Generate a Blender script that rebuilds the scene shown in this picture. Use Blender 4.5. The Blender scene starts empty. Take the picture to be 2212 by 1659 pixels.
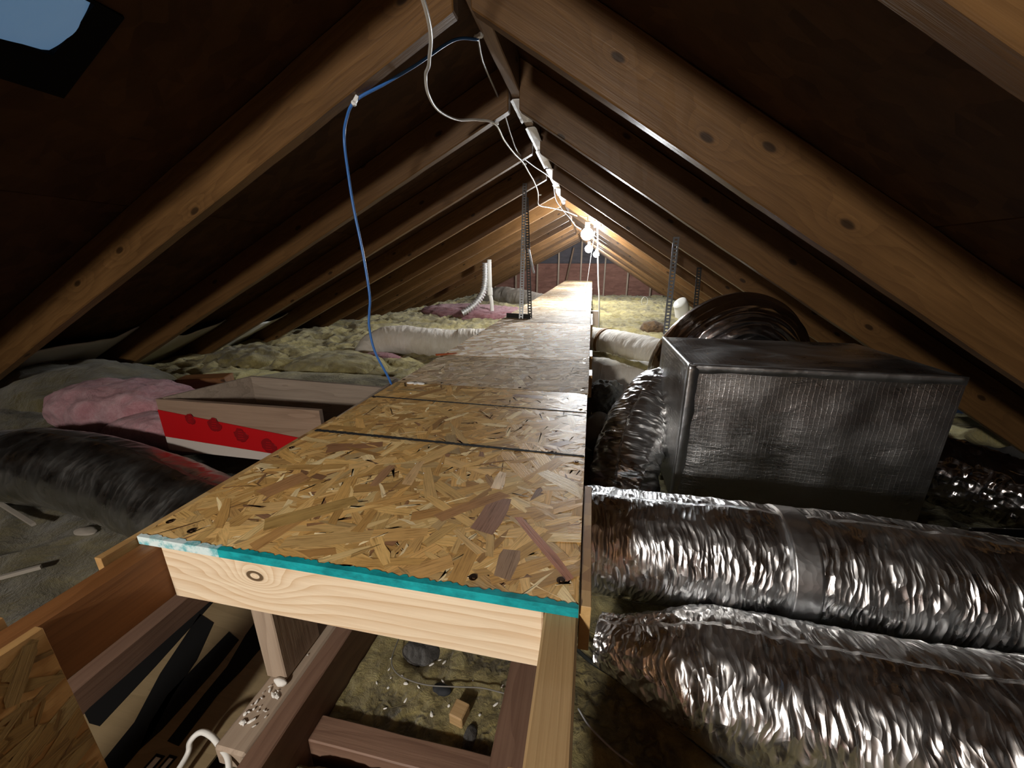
import bpy, bmesh, math, random
import numpy as np
from mathutils import Vector, Matrix, noise

# ------------------------------------------------------------------ camera, world, lamps, exposure
S = bpy.context.scene
C = S.collection
ZC = 0.90                                   # eye height above the ceiling drywall; all z below are relative to the eye
cd = bpy.data.cameras.new('camera'); cam = bpy.data.objects.new('camera', cd); C.objects.link(cam)
cd.sensor_width = 36.0; cd.lens = 835.0 / 2212.0 * 36.0; cd.clip_start = 0.02
cam.location = (0, 0, ZC)
cam.rotation_euler = (math.radians(90 - 17.20), 0, math.radians(11.32))
S.camera = cam
w = bpy.data.worlds.new('world'); S.world = w; w.use_nodes = True
w.node_tree.nodes['Background'].inputs[0].default_value = (0.02, 0.03, 0.05, 1)
w.node_tree.nodes['Background'].inputs[1].default_value = 0.05
S.view_settings.view_transform = 'Standard'; S.view_settings.look = 'None'
S.view_settings.exposure = 2.25; S.view_settings.gamma = 1.0
try: S.view_settings.use_curve_mapping = False
except Exception: pass
S.cycles.max_bounces = 8; S.cycles.diffuse_bounces = 5; S.cycles.glossy_bounces = 5
S.cycles.sample_clamp_indirect = 6.0
LAMP_HATCH = 135.0                            # radiance of the bulb over the hatch, behind the viewer
LAMP_RIDGE = (175.0, 170.0, 170.0)           # the three bulbs along the ridge
rnd = random.Random(7)

# ------------------------------------------------------------------ helpers
def tag(o, label=None, cat=None, group=None, kind=None):
    if label: o['label'] = label
    if cat: o['category'] = cat
    if group: o['group'] = group
    if kind: o['kind'] = kind
    return o

def empty(name, loc=(0, 0, 0), label=None, cat=None, group=None, kind=None):
    o = bpy.data.objects.new(name, None); C.objects.link(o); o.location = loc; o.empty_display_size = .05
    return tag(o, label, cat, group, kind)

def wpos(o):
    p = Vector(o.location)
    while o.parent: o = o.parent; p += Vector(o.location)
    return p

def link(name, me, mat, parent=None, loc=(0, 0, 0), smooth=False):
    o = bpy.data.objects.new(name, me); C.objects.link(o)
    if mat and not me.materials: me.materials.append(mat)
    if smooth: me.shade_smooth()
    loc = Vector(loc)
    if parent:
        o.parent = parent; loc = loc - wpos(parent)
    o.location = loc
    return o

def mesh(name, V, F, mat, parent=None, smooth=False, uv=None, center=True):
    """V in scene coordinates; the origin goes to the foot of the piece."""
    V = np.asarray(V, float)
    c = np.array([(V[:, 0].min() + V[:, 0].max()) / 2, (V[:, 1].min() + V[:, 1].max()) / 2, V[:, 2].min()]) if center else np.zeros(3)
    me = bpy.data.meshes.new(name)
    me.from_pydata((V - c).tolist(), [], [list(map(int, f)) for f in F])
    if uv is not None:
        l = me.uv_layers.new(name='UVMap')
        idx = np.empty(len(me.loops), int); me.loops.foreach_get('vertex_index', idx)
        l.data.foreach_set('uv', np.asarray(uv, float)[idx].ravel())
    me.update()
    return link(name, me, mat, parent, c, smooth)

def bm_mesh(bm, name, mat, parent=None, loc=(0, 0, 0), smooth=False):
    me = bpy.data.meshes.new(name); bm.to_mesh(me); bm.free()
    return link(name, me, mat, parent, loc, smooth)

def box(name, x0, x1, y0, y1, z0, z1, mat, parent=None, bevel=0.0, along='Y', wob=0.0):
    """a board with its local X along the grain"""
    bm = bmesh.new()
    dx, dy, dz = x1 - x0, y1 - y0, z1 - z0
    L, W, H = (dy, dx, dz) if along == 'Y' else (dx, dy, dz) if along == 'X' else (dz, dx, dy)
    bmesh.ops.create_cube(bm, size=1)
    for v in bm.verts: v.co = Vector((v.co.x * L, v.co.y * W, v.co.z * H))
    if wob:
        n = max(2, int(L / .06))
        bmesh.ops.bisect_edges if False else None
        es = [e for e in bm.edges if abs((e.verts[0].co - e.verts[1].co).normalized().x) > .9]
        bmesh.ops.subdivide_edges(bm, edges=es, cuts=n, use_grid_fill=True)
        sd = Vector((rnd.random() * 50, 0, 0))
        for v in bm.verts:
            v.co += noise.noise_vector(v.co * 9 + sd) * wob
    if bevel: bmesh.ops.bevel(bm, geom=bm.edges[:], offset=bevel, segments=1, affect='EDGES')
    M = {'Y': Matrix(((0, 1, 0), (1, 0, 0), (0, 0, 1))), 'X': Matrix.Identity(3), 'Z': Matrix(((0, 1, 0), (0, 0, 1), (1, 0, 0)))}[along]
    if along == 'Y': M = Matrix(((0, -1, 0), (1, 0, 0), (0, 0, 1)))
    me = bpy.data.meshes.new(name); bm.to_mesh(me); bm.free()
    o = link(name, me, mat, parent, ((x0 + x1) / 2, (y0 + y1) / 2, (z0 + z1) / 2))
    o.rotation_euler = M.to_euler()
    return o

def boxes(name, specs, mat, parent=None):
    """several axis-aligned bits that form one piece"""
    V, F = [], []
    for x0, x1, y0, y1, z0, z1 in specs:
        b = len(V)
        V += [(x, y, z) for z in (z0, z1) for y in (y0, y1) for x in (x0, x1)]
        F += [[b + i for i in f] for f in ((0, 2, 3, 1), (4, 5, 7, 6), (0, 1, 5, 4), (2, 6, 7, 3), (0, 4, 6, 2), (1, 3, 7, 5))]
    return mesh(name, V, F, mat, parent)

def spline(P, n):
    P = [Vector(p) for p in P]
    out = []
    Q = [P[0] * 2 - P[1]] + P + [P[-1] * 2 - P[-2]]
    m = len(P) - 1
    for i in range(n + 1):
        t = i / n * m; k = min(int(t), m - 1); u = t - k
        a, b, c, d = Q[k], Q[k + 1], Q[k + 2], Q[k + 3]
        out.append(.5 * ((2 * b) + (c - a) * u + (2 * a - 5 * b + 4 * c - d) * u * u + (3 * b - a - 3 * c + d) * u ** 3))
    return out

def frames(P):
    T = [(P[min(i + 1, len(P) - 1)] - P[max(i - 1, 0)]).normalized() for i in range(len(P))]
    up = Vector((0, 0, 1)) if abs(T[0].z) < .9 else Vector((0, 1, 0))
    N = [(up - T[0] * up.dot(T[0])).normalized()]
    for i in range(1, len(P)):
        n = N[-1] - T[i] * N[-1].dot(T[i]); N.append(n.normalized())
    return T, N

def tube(name, P, r, mat, parent=None, n=None, k=8, smooth=True, rad=None, cap=True, squash=1.0):
    """rad(i_fraction, angle, s_metres) -> radius; UV in metres"""
    n = n or max(8, len(P) * 8)
    P = spline(P, n); T, N = frames(P)
    V, UV, s = [], [], 0.0
    for i, p in enumerate(P):
        if i: s += (p - P[i - 1]).length
        B = T[i].cross(N[i])
        for j in range(k):
            a = 2 * math.pi * j / k
            rr = rad(i / n, a, s) if rad else r
            V.append(p + N[i] * (math.cos(a) * rr * squash) + B * (math.sin(a) * rr)); UV.append((s, a * r))
    F = [[i * k + j, i * k + (j + 1) % k, (i + 1) * k + (j + 1) % k, (i + 1) * k + j] for i in range(n) for j in range(k)]
    if cap: F += [list(range(k))[::-1], [n * k + j for j in range(k)]]
    return mesh(name, V, F, mat, parent, smooth, UV)

def grid(name, fn, nu, nv, mat, parent=None, smooth=True, uv=None, thick=0.0):
    V = [fn(i / nu, j / nv) for j in range(nv + 1) for i in range(nu + 1)]
    F = [[j * (nu + 1) + i, j * (nu + 1) + i + 1, (j + 1) * (nu + 1) + i + 1, (j + 1) * (nu + 1) + i] for j in range(nv) for i in range(nu)]
    U = [uv(i / nu, j / nv) for j in range(nv + 1) for i in range(nu + 1)] if uv else None
    o = mesh(name, V, F, mat, parent, smooth, U)
    if thick:
        m = o.modifiers.new('thick', 'SOLIDIFY'); m.thickness = thick; m.offset = 0
    return o

# ------------------------------------------------------------------ materials
class NT:
    def __init__(s, name):
        s.m = bpy.data.materials.new(name); s.m.use_nodes = True; s.t = s.m.node_tree
        s.b = s.t.nodes['Principled BSDF']
    def n(s, typ, **kw):
        nd = s.t.nodes.new(typ)
        for k, v in kw.items():
            if k.startswith('i_'):
                key = k[2:]; key = int(key) if key.isdigit() else key.replace('_', ' ')
                if isinstance(v, bpy.types.NodeSocket): s.t.links.new(v, nd.inputs[key])
                else: nd.inputs[key].default_value = v
            else: setattr(nd, k, v)
        return nd
    def l(s, a, b): s.t.links.new(a, b)
    def math(s, op, a, b=0.0, c=None):
        kw = dict(operation=op, i_0=a, i_1=b)
        if c is not None: kw['i_2'] = c
        return s.n('ShaderNodeMath', **kw).outputs[0]
    def ramp(s, fac, stops):
        r = s.n('ShaderNodeValToRGB'); s.l(fac, r.inputs[0])
        e = r.color_ramp.elements
        while len(e) < len(stops): e.new(.5)
        for q, (p, c) in zip(e, stops): q.position = p; q.color = (*c, 1) if len(c) == 3 else c
        return r.outputs[0]
    def mix(s, fac, a, b, mode='MIX'):
        x = s.n('ShaderNodeMix', data_type='RGBA', blend_type=mode)
        for sock, v in ((x.inputs[0], fac), (x.inputs[6], a), (x.inputs[7], b)):
            if isinstance(v, bpy.types.NodeSocket): s.l(v, sock)
            else: sock.default_value = (*v, 1) if isinstance(v, tuple) and len(v) == 3 else v
        return x.outputs[2]
    def coord(s, scale=(1, 1, 1), rand=True, kind='Object'):
        tc = s.n('ShaderNodeTexCoord').outputs[kind]
        if rand:
            oi = s.n('ShaderNodeObjectInfo').outputs['Random']
            k = s.math('MULTIPLY', oi, 37.0)
            tc = s.n('ShaderNodeVectorMath', operation='ADD', i_0=tc, i_1=k).outputs[0]
        return s.n('ShaderNodeVectorMath', operation='MULTIPLY', i_0=tc, i_1=scale).outputs[0]
    def noise(s, vec, scale=1.0, detail=4.0, rough=.55, dist=0.0):
        return s.n('ShaderNodeTexNoise', i_Vector=vec, i_Scale=scale, i_Detail=detail, i_Roughness=rough, i_Distortion=dist).outputs['Fac']
    def vor(s, vec, scale=1.0, feature='F1', out='Distance', dims='3D'):
        return s.n('ShaderNodeTexVoronoi', voronoi_dimensions=dims, feature=feature, i_Vector=vec, i_Scale=scale).outputs[out]
    def bump(s, h, strength=.3, dist=.01, prev=None):
        b = s.n('ShaderNodeBump', i_Height=h, i_Strength=strength, i_Distance=dist)
        if prev: s.l(prev, b.inputs['Normal'])
        return b.outputs[0]
    def done(s, col=None, rough=.6, metal=0.0, spec=.4, nrm=None):
        for k, v in (('Base Color', col), ('Roughness', rough), ('Metallic', metal), ('Specular IOR Level', spec)):
            if v is None: continue
            if isinstance(v, bpy.types.NodeSocket): s.l(v, s.b.inputs[k])
            else: s.b.inputs[k].default_value = (*v, 1) if isinstance(v, tuple) else v
        if nrm: s.l(nrm, s.b.inputs['Normal'])
        return s.m

def plain(name, col, rough=.5, metal=0.0, spec=.4):
    return NT(name).done(col, rough, metal, spec)

def wood(name, dark, light, rings=55.0, knots=True, rough=.55, spec=.35, stain=.35, knot_at=None, bumpy=.25, tint=True, ring_amt=.28):
    t = NT(name)
    v = t.coord()
    sx = t.n('ShaderNodeSeparateXYZ', i_0=v)
    x, y, z = sx.outputs
    yz = t.math('ADD', y, t.math('MULTIPLY', z, .83))
    n1 = t.noise(t.coord((1.1, 7, 7)), 1.0, 3.0, .6, .5)
    ph = t.math('ADD', t.math('MULTIPLY', yz, rings), t.math('MULTIPLY', n1, 7.0))
    kc = None
    if knots:
        kv = t.n('ShaderNodeCombineXYZ', i_0=t.math('MULTIPLY', x, 2.6), i_1=t.math('MULTIPLY', yz, 7.0)).outputs[0]
        kd = t.vor(kv, 1.0, dims='2D')
        ph = t.math('ADD', ph, t.math('MULTIPLY', t.math('EXPONENT', t.math('MULTIPLY', kd, -9.0)), 5.0))
        kc = t.n('ShaderNodeMapRange', interpolation_type='SMOOTHSTEP', i_Value=kd, i_1=.030, i_2=.060, i_3=.85, i_4=0.0).outputs[0]
    if knot_at:
        raw = t.n('ShaderNodeTexCoord').outputs['Object']
        d = t.n('ShaderNodeVectorMath', operation='SUBTRACT', i_0=raw, i_1=knot_at).outputs[0]
        d = t.n('ShaderNodeVectorMath', operation='MULTIPLY', i_0=d, i_1=(.62, 0, 1)).outputs[0]
        d = t.n('ShaderNodeVectorMath', operation='LENGTH', i_0=d).outputs['Value']
        ph = t.math('ADD', ph, t.math('MULTIPLY', t.math('EXPONENT', t.math('MULTIPLY', d, -42.0)), 9.0))
        kc = t.n('ShaderNodeMapRange', interpolation_type='SMOOTHSTEP', i_Value=t.math('ABSOLUTE', t.math('SUBTRACT', d, .0065)), i_1=.0012, i_2=.0028, i_3=1.0, i_4=0.0).outputs[0]
    fr = t.math('FRACT', ph)
    tri = t.math('POWER', fr, 2.2)
    fine = t.noise(t.coord((5, 160, 160)), 1.0, 3.0, .7)
    g = t.math('ADD', t.math('MULTIPLY', tri, ring_amt), t.math('MULTIPLY', fine, .95 - ring_amt))
    col = t.ramp(g, [(.12, light), (.85, dark)])
    blot = t.noise(t.coord((1.3, 5, 5)), 1.0, 5.0, .65)
    col = t.mix(t.n('ShaderNodeMapRange', i_Value=blot, i_1=.42, i_2=.75, i_3=0.0, i_4=stain).outputs[0], col, tuple(c * .35 for c in dark))
    if tint:
        oi = t.n('ShaderNodeObjectInfo').outputs['Random']
        col = t.mix(t.math('MULTIPLY', oi, .35), col, tuple(c * .55 for c in light))
    if kc is not None: col = t.mix(kc, col, tuple(c * .22 for c in dark))
    h = t.math('ADD', t.math('MULTIPLY', fine, .6), t.math('MULTIPLY', blot, .8))
    return t.done(col, rough, 0, spec, t.bump(h, bumpy, .004))

M = {}
M['rafter'] = wood('rafter_wood', (.070, .030, .009), (.195, .100, .034), 34, stain=.6, ring_amt=.22, rough=.46)
M['ridge'] = wood('ridge_wood', (.10, .055, .03), (.27, .16, .085), 40)
M['joist'] = wood('joist_wood', (.12, .062, .04), (.26, .155, .105), 40, knots=False)
M['rail_dark'] = wood('rail_brown_wood', (.125, .045, .012), (.25, .105, .034), 30, rough=.5)  # orange-brown timber, base darkened further to paint the rail's shade
M['rail_pale'] = wood('rail_pale_wood', (.30, .175, .075), (.50, .34, .165), 160, knots=False, stain=.15, tint=False)
M['header'] = wood('header_pine', (.52, .33, .17), (.84, .72, .54), 75, knots=False, stain=.06, knot_at=(-.12, 0, .02), tint=False, bumpy=.12, ring_amt=.34)
M['grey_wood'] = wood('weathered_wood', (.24, .17, .12), (.46, .36, .27), 40, knots=False, stain=.25, bumpy=.35)
M['tray_wood'] = wood('tray_plywood', (.18, .135, .10), (.34, .27, .21), 14, knots=False, stain=.3, tint=False)
M['tray_front'] = wood('tray_front_plywood', (.16, .10, .065), (.29, .20, .14), 14, knots=False, stain=.25, tint=False)

def ply(name, a, b):
    t = NT(name)
    v = t.coord((.6, 9, 9)); n1 = t.noise(v, 1.0, 6.0, .65, 1.2)
    n2 = t.noise(t.coord((2, 2, 2)), 1.0, 3.0)
    fl = t.vor(t.coord((9, 26, 26)), 1.0, out='Color')
    flv = t.n('ShaderNodeSeparateColor', i_0=fl).outputs[0]
    f = t.math('ADD', t.math('MULTIPLY', n1, .6), t.math('ADD', t.math('MULTIPLY', n2, .3), t.math('MULTIPLY', flv, .2)))
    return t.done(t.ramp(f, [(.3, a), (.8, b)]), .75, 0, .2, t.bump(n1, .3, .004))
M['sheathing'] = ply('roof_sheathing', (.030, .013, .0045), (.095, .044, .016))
M['gable_board'] = ply('gable_sheathing', (.13, .06, .045), (.27, .135, .10))
M['gable_top'] = ply('gable_upper_sheathing', (.05, .045, .05), (.10, .09, .10))
M['drywall'] = plain('drywall_back', (.22, .19, .15), .9)

def osb_mats():
    t = NT('osb_base')
    v = t.coord((1, 1, 1), kind='Object')
    c = t.n('ShaderNodeTexVoronoi', i_Vector=t.coord((30, 12, 1)), i_Scale=1.0).outputs['Color']
    f = t.n('ShaderNodeSeparateColor', i_0=c).outputs[0]
    g = t.noise(t.coord((12, 90, 90)), 1.0, 3.0, .7)
    col = t.ramp(t.math('ADD', t.math('MULTIPLY', f, .6), t.math('MULTIPLY', g, .4)), [(.2, (.26, .13, .045)), (.5, (.42, .245, .09)), (.85, (.56, .38, .17))])
    M['osb'] = t.done(col, .5, 0, .45, t.bump(g, .25, .002))
    for key, nm, rg_, bp_ in (('strand', 'osb_strand', .44, .3), ('strand_dust_sheen', 'osb_strand_dust_sheen', .66, .8)):
        t = NT(nm)
        at = t.n('ShaderNodeVertexColor', layer_name='Col').outputs[0]
        uv = t.n('ShaderNodeTexCoord').outputs['UV']
        g = t.noise(t.n('ShaderNodeVectorMath', operation='MULTIPLY', i_0=uv, i_1=(14, 420, 1)).outputs[0], 1.0, 3.0, .75)
        g2 = t.noise(t.n('ShaderNodeVectorMath', operation='MULTIPLY', i_0=uv, i_1=(30, 60, 1)).outputs[0], 1.0, 4.0, .6)
        k = t.ramp(t.math('ADD', t.math('MULTIPLY', g, .7), t.math('MULTIPLY', g2, .3)), [(.36, (.50, .42, .32)), (.47, (.92, .91, .88)), (.64, (1.16, 1.15, 1.12))])
        M[key] = t.done(t.mix(1.0, at, k, 'MULTIPLY'), rg_, 0, .5 if key == 'strand' else .22, t.bump(g, bp_, .0015))
osb_mats()

def foil(name, base, r0, r1, vs=(70, 26), strength=.55, tile='UV', fine=1.0):
    t = NT(name)
    if tile == 'UV':
        uv = t.n('ShaderNodeTexCoord').outputs['UV']
    else:
        uv = t.n('ShaderNodeTexCoord').outputs['Object']
    wv = t.n('ShaderNodeTexNoise', i_Vector=uv, i_Scale=9.0, i_Detail=2.0).outputs['Color']
    wv = t.n('ShaderNodeVectorMath', operation='SCALE', i_0=wv, i_Scale=.05).outputs[0]
    p = t.n('ShaderNodeVectorMath', operation='ADD', i_0=uv, i_1=wv).outputs[0]
    p1 = t.n('ShaderNodeVectorMath', operation='MULTIPLY', i_0=p, i_1=(vs[0], vs[1], vs[1])).outputs[0]
    p2 = t.n('ShaderNodeVectorMath', operation='MULTIPLY', i_0=p, i_1=(vs[0] * 2.3, vs[1] * 2.6, vs[1] * 2.6)).outputs[0]
    a = t.vor(p1); b = t.vor(p2)
    c = t.math('ADD', a, t.math('MULTIPLY', b, .45 * fine))
    rg = t.noise(p, 14.0, 4.0, .6)
    rough = t.n('ShaderNodeMapRange', i_Value=rg, i_1=.3, i_2=.7, i_3=r0, i_4=r1).outputs[0]
    return t.done(base, rough, 1.0, .5, t.bump(c, strength, .012))
M['foil'] = foil('crumpled_foil', (.84, .85, .86), .20, .42, (46, 11), .5, 'UV', 1.5)
M['foil_dull'] = foil('dusty_grey_foil', (.40, .40, .385), .24, .46, (30, 10), .3)
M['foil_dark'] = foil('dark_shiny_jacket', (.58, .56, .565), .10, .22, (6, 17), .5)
M['foil_vert'] = foil('ribbed_foil', (.80, .81, .82), .24, .42, (48, 7), .4)
M['foil_tape'] = foil('foil_tape', (.86, .88, .90), .28, .42, (25, 25), .12, 'Object')

def plenum_mat():
    t = NT('scrim_foil')
    uv = t.n('ShaderNodeTexCoord').outputs['UV']
    s = t.n('ShaderNodeSeparateXYZ', i_0=uv)
    def lines(sock, f):
        d = t.math('ABSOLUTE', t.math('SUBTRACT', t.math('FRACT', t.math('MULTIPLY', sock, f)), .5))
        return t.n('ShaderNodeMapRange', i_Value=d, i_1=.0, i_2=.12, i_3=1.0, i_4=0.0).outputs[0]
    wob = t.math('MULTIPLY', t.noise(uv, 18.0, 2.0), .01)
    gl = t.math('MAXIMUM', lines(t.math('ADD', s.outputs[0], wob), 78.0), lines(t.math('ADD', s.outputs[1], wob), 88.0))
    dg = lines(t.math('ADD', t.math('MULTIPLY', s.outputs[0], .8), t.math('MULTIPLY', s.outputs[1], 1.0)), 40.0)
    gl = t.math('MAXIMUM', gl, t.math('MULTIPLY', dg, .5))
    big = t.noise(t.n('ShaderNodeVectorMath', operation='MULTIPLY', i_0=uv, i_1=(7, 16, 1)).outputs[0], 1.0, 4.0, .55, .8)
    n = t.bump(big, .25, .02)
    n = t.bump(gl, .2, .003, n)
    rough = t.n('ShaderNodeMapRange', i_Value=t.noise(uv, 6.0, 4.0), i_1=.35, i_2=.65, i_3=.26, i_4=.42).outputs[0]
    return t.done((.66, .655, .65), rough, 1.0, .5, n)
M['plenum'] = plenum_mat()

def fluff(name, c0, c1, c2, sc=16.0, dirt=.4, crease_shade=.5):
    t = NT(name)
    v = t.coord((1, 1, 1), kind='Object')
    a = t.noise(v, sc, 8.0, .7, .6); b = t.noise(v, sc * .22, 4.0, .6); f = t.noise(v, sc * 9, 4.0, .8)
    col = t.ramp(t.math('ADD', t.math('MULTIPLY', a, .75), t.math('MULTIPLY', f, .25)), [(.30, c0), (.50, c1), (.70, c2)])
    col = t.mix(t.n('ShaderNodeMapRange', i_Value=b, i_1=.5, i_2=.72, i_3=0.0, i_4=dirt).outputs[0], col, tuple(x * .35 for x in c0))
    wv = t.n('ShaderNodeVectorMath', operation='ADD', i_0=v, i_1=t.n('ShaderNodeVectorMath', operation='SCALE', i_0=t.n('ShaderNodeTexNoise', i_Vector=v, i_Scale=sc * .8, i_Detail=3.0).outputs['Color'], i_Scale=.12).outputs[0]).outputs[0]
    cr = t.n('ShaderNodeMapRange', interpolation_type='SMOOTHSTEP', i_Value=t.vor(wv, sc * .75, 'DISTANCE_TO_EDGE'), i_1=.0, i_2=.22, i_3=1.0, i_4=0.0).outputs[0]
    cr = t.math('MULTIPLY', cr, t.n('ShaderNodeMapRange', i_Value=b, i_1=.40, i_2=.60, i_3=0.0, i_4=crease_shade if dirt > .2 else 0.0).outputs[0])
    col = t.mix(cr, col, tuple(x * .45 for x in c0))  # dark crack lines paint the shade in the folds
    h = t.math('SUBTRACT', t.math('ADD', a, t.math('MULTIPLY', f, .16)), t.math('MULTIPLY', cr, .5))
    m = t.done(col, .95, 0, .1, t.bump(h, .9, .02))
    t.b.inputs['Sheen Weight'].default_value = .25; t.b.inputs['Sheen Roughness'].default_value = .6
    return m
M['yellow'] = fluff('yellow_fibreglass', (.11, .082, .026), (.30, .245, .095), (.50, .43, .20), 9.0, .55)
M['yellow_near'] = fluff('stained_yellow_fibreglass', (.085, .062, .018), (.29, .235, .085), (.50, .43, .19), 24.0, .6, .8)
M['yellow_far'] = fluff('pale_yellow_fibreglass', (.19, .145, .05), (.42, .35, .135), (.64, .56, .28), 11.0, .35)
M['yellow_bright'] = fluff('fresh_yellow_fibreglass', (.30, .25, .07), (.55, .48, .16), (.72, .66, .32), 12.0, .1)
M['yellow_dim'] = fluff('dimmed_fibreglass', (.032, .025, .007), (.080, .064, .021), (.15, .122, .045), 9.0, .3)  # yellow fibreglass darkened to paint the light falloff on the left
M['pink'] = fluff('pink_fibreglass', (.24, .085, .10), (.44, .20, .22), (.62, .37, .39), 16.0, .1)
M['brown_fluff'] = fluff('brown_stained_fibreglass', (.08, .045, .02), (.17, .10, .045), (.28, .18, .09), 12.0, .3)
M['grey_fluff'] = fluff('grey_dusty_fibreglass', (.05, .05, .045), (.12, .115, .095), (.24, .23, .19), 10.0, .3)

def cloth(name, a, b):
    t = NT(name)
    uv = t.n('ShaderNodeTexCoord').outputs['UV']
    n = t.noise(t.n('ShaderNodeVectorMath', operation='MULTIPLY', i_0=uv, i_1=(38, 12, 1)).outputs[0], 1.0, 5.0, .6, .7)
    st = t.noise(uv, 5.0, 4.0)
    return t.done(t.ramp(t.math('ADD', t.math('MULTIPLY', n, .4), t.math('MULTIPLY', st, .6)), [(.35, a), (.65, b)]), .85, 0, .2, t.bump(n, .5, .015))
M['cloth'] = cloth('white_duct_wrap', (.76, .69, .58), (.95, .91, .84))
M['cloth_grey'] = cloth('grey_duct_wrap', (.20, .18, .15), (.38, .34, .29))
M['white'] = plain('white_plastic', (.78, .78, .76), .4)
M['white_cable'] = plain('white_cable_jacket', (.70, .69, .65), .35)
M['grey_cable'] = plain('grey_cable_jacket', (.36, .36, .38), .35)
M['blue_cable'] = plain('blue_cable_jacket', (.045, .16, .47), .3, 0, .5)
M['black'] = plain('black_jacket', (.012, .014, .013), .45)
M['ink'] = plain('black_ink', (.006, .006, .006), .8, 0, .15)
M['black_line'] = plain('printed_line_ink', (.022, .02, .018), .8, 0, .2)
M['steel'] = plain('galvanised_steel', (.33, .34, .35), .42, .85)
M['dark_steel'] = plain('dark_steel', (.06, .058, .055), .5, .7)
M['screw'] = plain('bronze_screw', (.09, .05, .028), .35, .9)
M['hole'] = plain('screw_hole_shadow_wood', (.03, .015, .008), .9)
M['red'] = plain('red_paint', (.36, .002, .004), .55, 0, .3)
M['red_dark'] = plain('dark_red_stamp', (.17, .001, .003), .7, 0, .2)
M['pvc'] = plain('white_pvc', (.74, .72, .66), .35)
M['alu'] = plain('flexible_aluminium', (.80, .80, .80), .42, .75)
M['foam'] = plain('white_vent_foam', (.72, .71, .66), .8)
M['kraft'] = wood('kraft_card', (.19, .135, .07), (.27, .20, .11), 4, knots=False, stain=.1, tint=False, bumpy=.05)
M['plaster'] = plain('plaster_crumb', (.74, .72, .68), .85)
M['dull_wire'] = plain('dull_wire_jacket', (.16, .15, .13), .5)
M['soot'] = fluff('dark_grey_dust', (.02, .018, .015), (.045, .04, .034), (.09, .08, .07), 30.0, .1)
M['wrap'] = plain('brown_strap', (.25, .135, .05), .7)
M['tape_white'] = plain('white_tape', (.72, .72, .74), .6)
M['socket'] = plain('white_lampholder', (.6, .6, .58), .4)
M['black_frame'] = plain('black_skylight_frame', (.004, .004, .005), .8, 0, .1)
def teal():
    t = NT('teal_edge_paint')
    n = t.noise(t.coord((30, 60, 60)), 1.0, 5.0, .7)
    M['teal'] = t.done(t.ramp(n, [(.35, (.003, .19, .21)), (.6, (.008, .36, .39))]), .5, 0, .35, t.bump(n, .3, .002))
    t = NT('whitish_edge_paint')
    n = t.noise(t.coord((60, 60, 60)), 1.0, 5.0, .7)
    M['teal_pale'] = t.done(t.ramp(n, [(.4, (.16, .45, .48)), (.55, (.62, .74, .74))]), .6, 0, .35)
teal()
def glow(name, col, strength):
    m = bpy.data.materials.new(name); m.use_nodes = True
    b = m.node_tree.nodes['Principled BSDF']; b.inputs['Base Color'].default_value = (.8, .8, .8, 1)
    b.inputs['Emission Color'].default_value = (*col, 1); b.inputs['Emission Strength'].default_value = strength
    return m

# ------------------------------------------------------------------ the setting: roof, gables, floor
YN = [-2.62, -2.01, -1.40, -.79, -.179, .433, 1.045, 1.657, 2.255, 2.91, 3.59, 4.21, 4.87, 5.56, 6.22, 6.84, 7.48, 8.12, 8.76, 9.40, 10.04, 10.62]
YG, YF = 10.70, -2.75
SL, ZL = .50, .725                     # left rafter undersides  z = SL*x + ZL
SR, ZR = -.635, .360                   # right rafter undersides z = SR*x + ZR
XL, XR = -.345, -.305                  # faces of the ridge board
def roofL(x): return SL * x + ZL
def roofR(x): return SR * x + ZR

ceiling = empty('ceiling', (-.325, 4.4, .55), kind='structure')
def rafter_mesh(L, slope):
    bm = bmesh.new(); n = 46; h = .14; t = .038; th = math.atan(slope)
    rows = []
    for i in range(n + 1):
        u = i / n
        ring = []
        for (y, z) in ((0, 0), (t, 0), (t, h), (0, h)):
            x = u * L - (h * math.tan(th) * (1 - u) if z else 0)
            p = Vector((x, y, z)); p += noise.noise_vector(p * 7) * .0022
            ring.append(bm.verts.new(p))
        rows.append(ring)
    for a, b in zip(rows, rows[1:]):
        for j in range(4): bm.faces.new((a[j], b[j], b[(j + 1) % 4], a[(j + 1) % 4]))
    bm.faces.new(rows[0]); bm.faces.new(rows[-1][::-1])
    bmesh.ops.recalc_face_normals(bm, faces=bm.faces[:])
    es = [e for e in bm.edges if len(e.link_faces) == 2 and e.calc_face_angle(0) > 1.0]
    bmesh.ops.bevel(bm, geom=es, offset=.003, segments=1, affect='EDGES')
    me = bpy.data.meshes.new('rafter'); bm.to_mesh(me); bm.free(); me.materials.append(M['rafter'])
    return me
def rafters(side):
    s = SL if side == 'L' else -SR; th = math.atan(s)
    me = rafter_mesh(3.62 if side == 'L' else 2.35, s)
    for Y in YN:
        o = bpy.data.objects.new('rafter', me); C.objects.link(o); o.parent = ceiling
        if side == 'R':
            Mx = Matrix(((math.cos(th), 0, math.sin(th)), (0, 1, 0), (-math.sin(th), 0, math.cos(th))))
            loc = Vector((XR, Y, roofR(XR)))
        else:   # mirrored by turning the board end for end about the vertical
            Mx = Matrix(((-math.cos(th), 0, -math.sin(th)), (0, -1, 0), (-math.sin(th), 0, math.cos(th))))
            loc = Vector((XL, Y + .038, roofL(XL)))
        o.rotation_euler = Mx.to_euler(); o.location = loc - wpos(ceiling)
rafters('L'); rafters('R')
box('ridge_board', XL, XR, YF, YG, .615, .775, M['ridge'], ceiling, .003, 'Y', .003)
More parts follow.
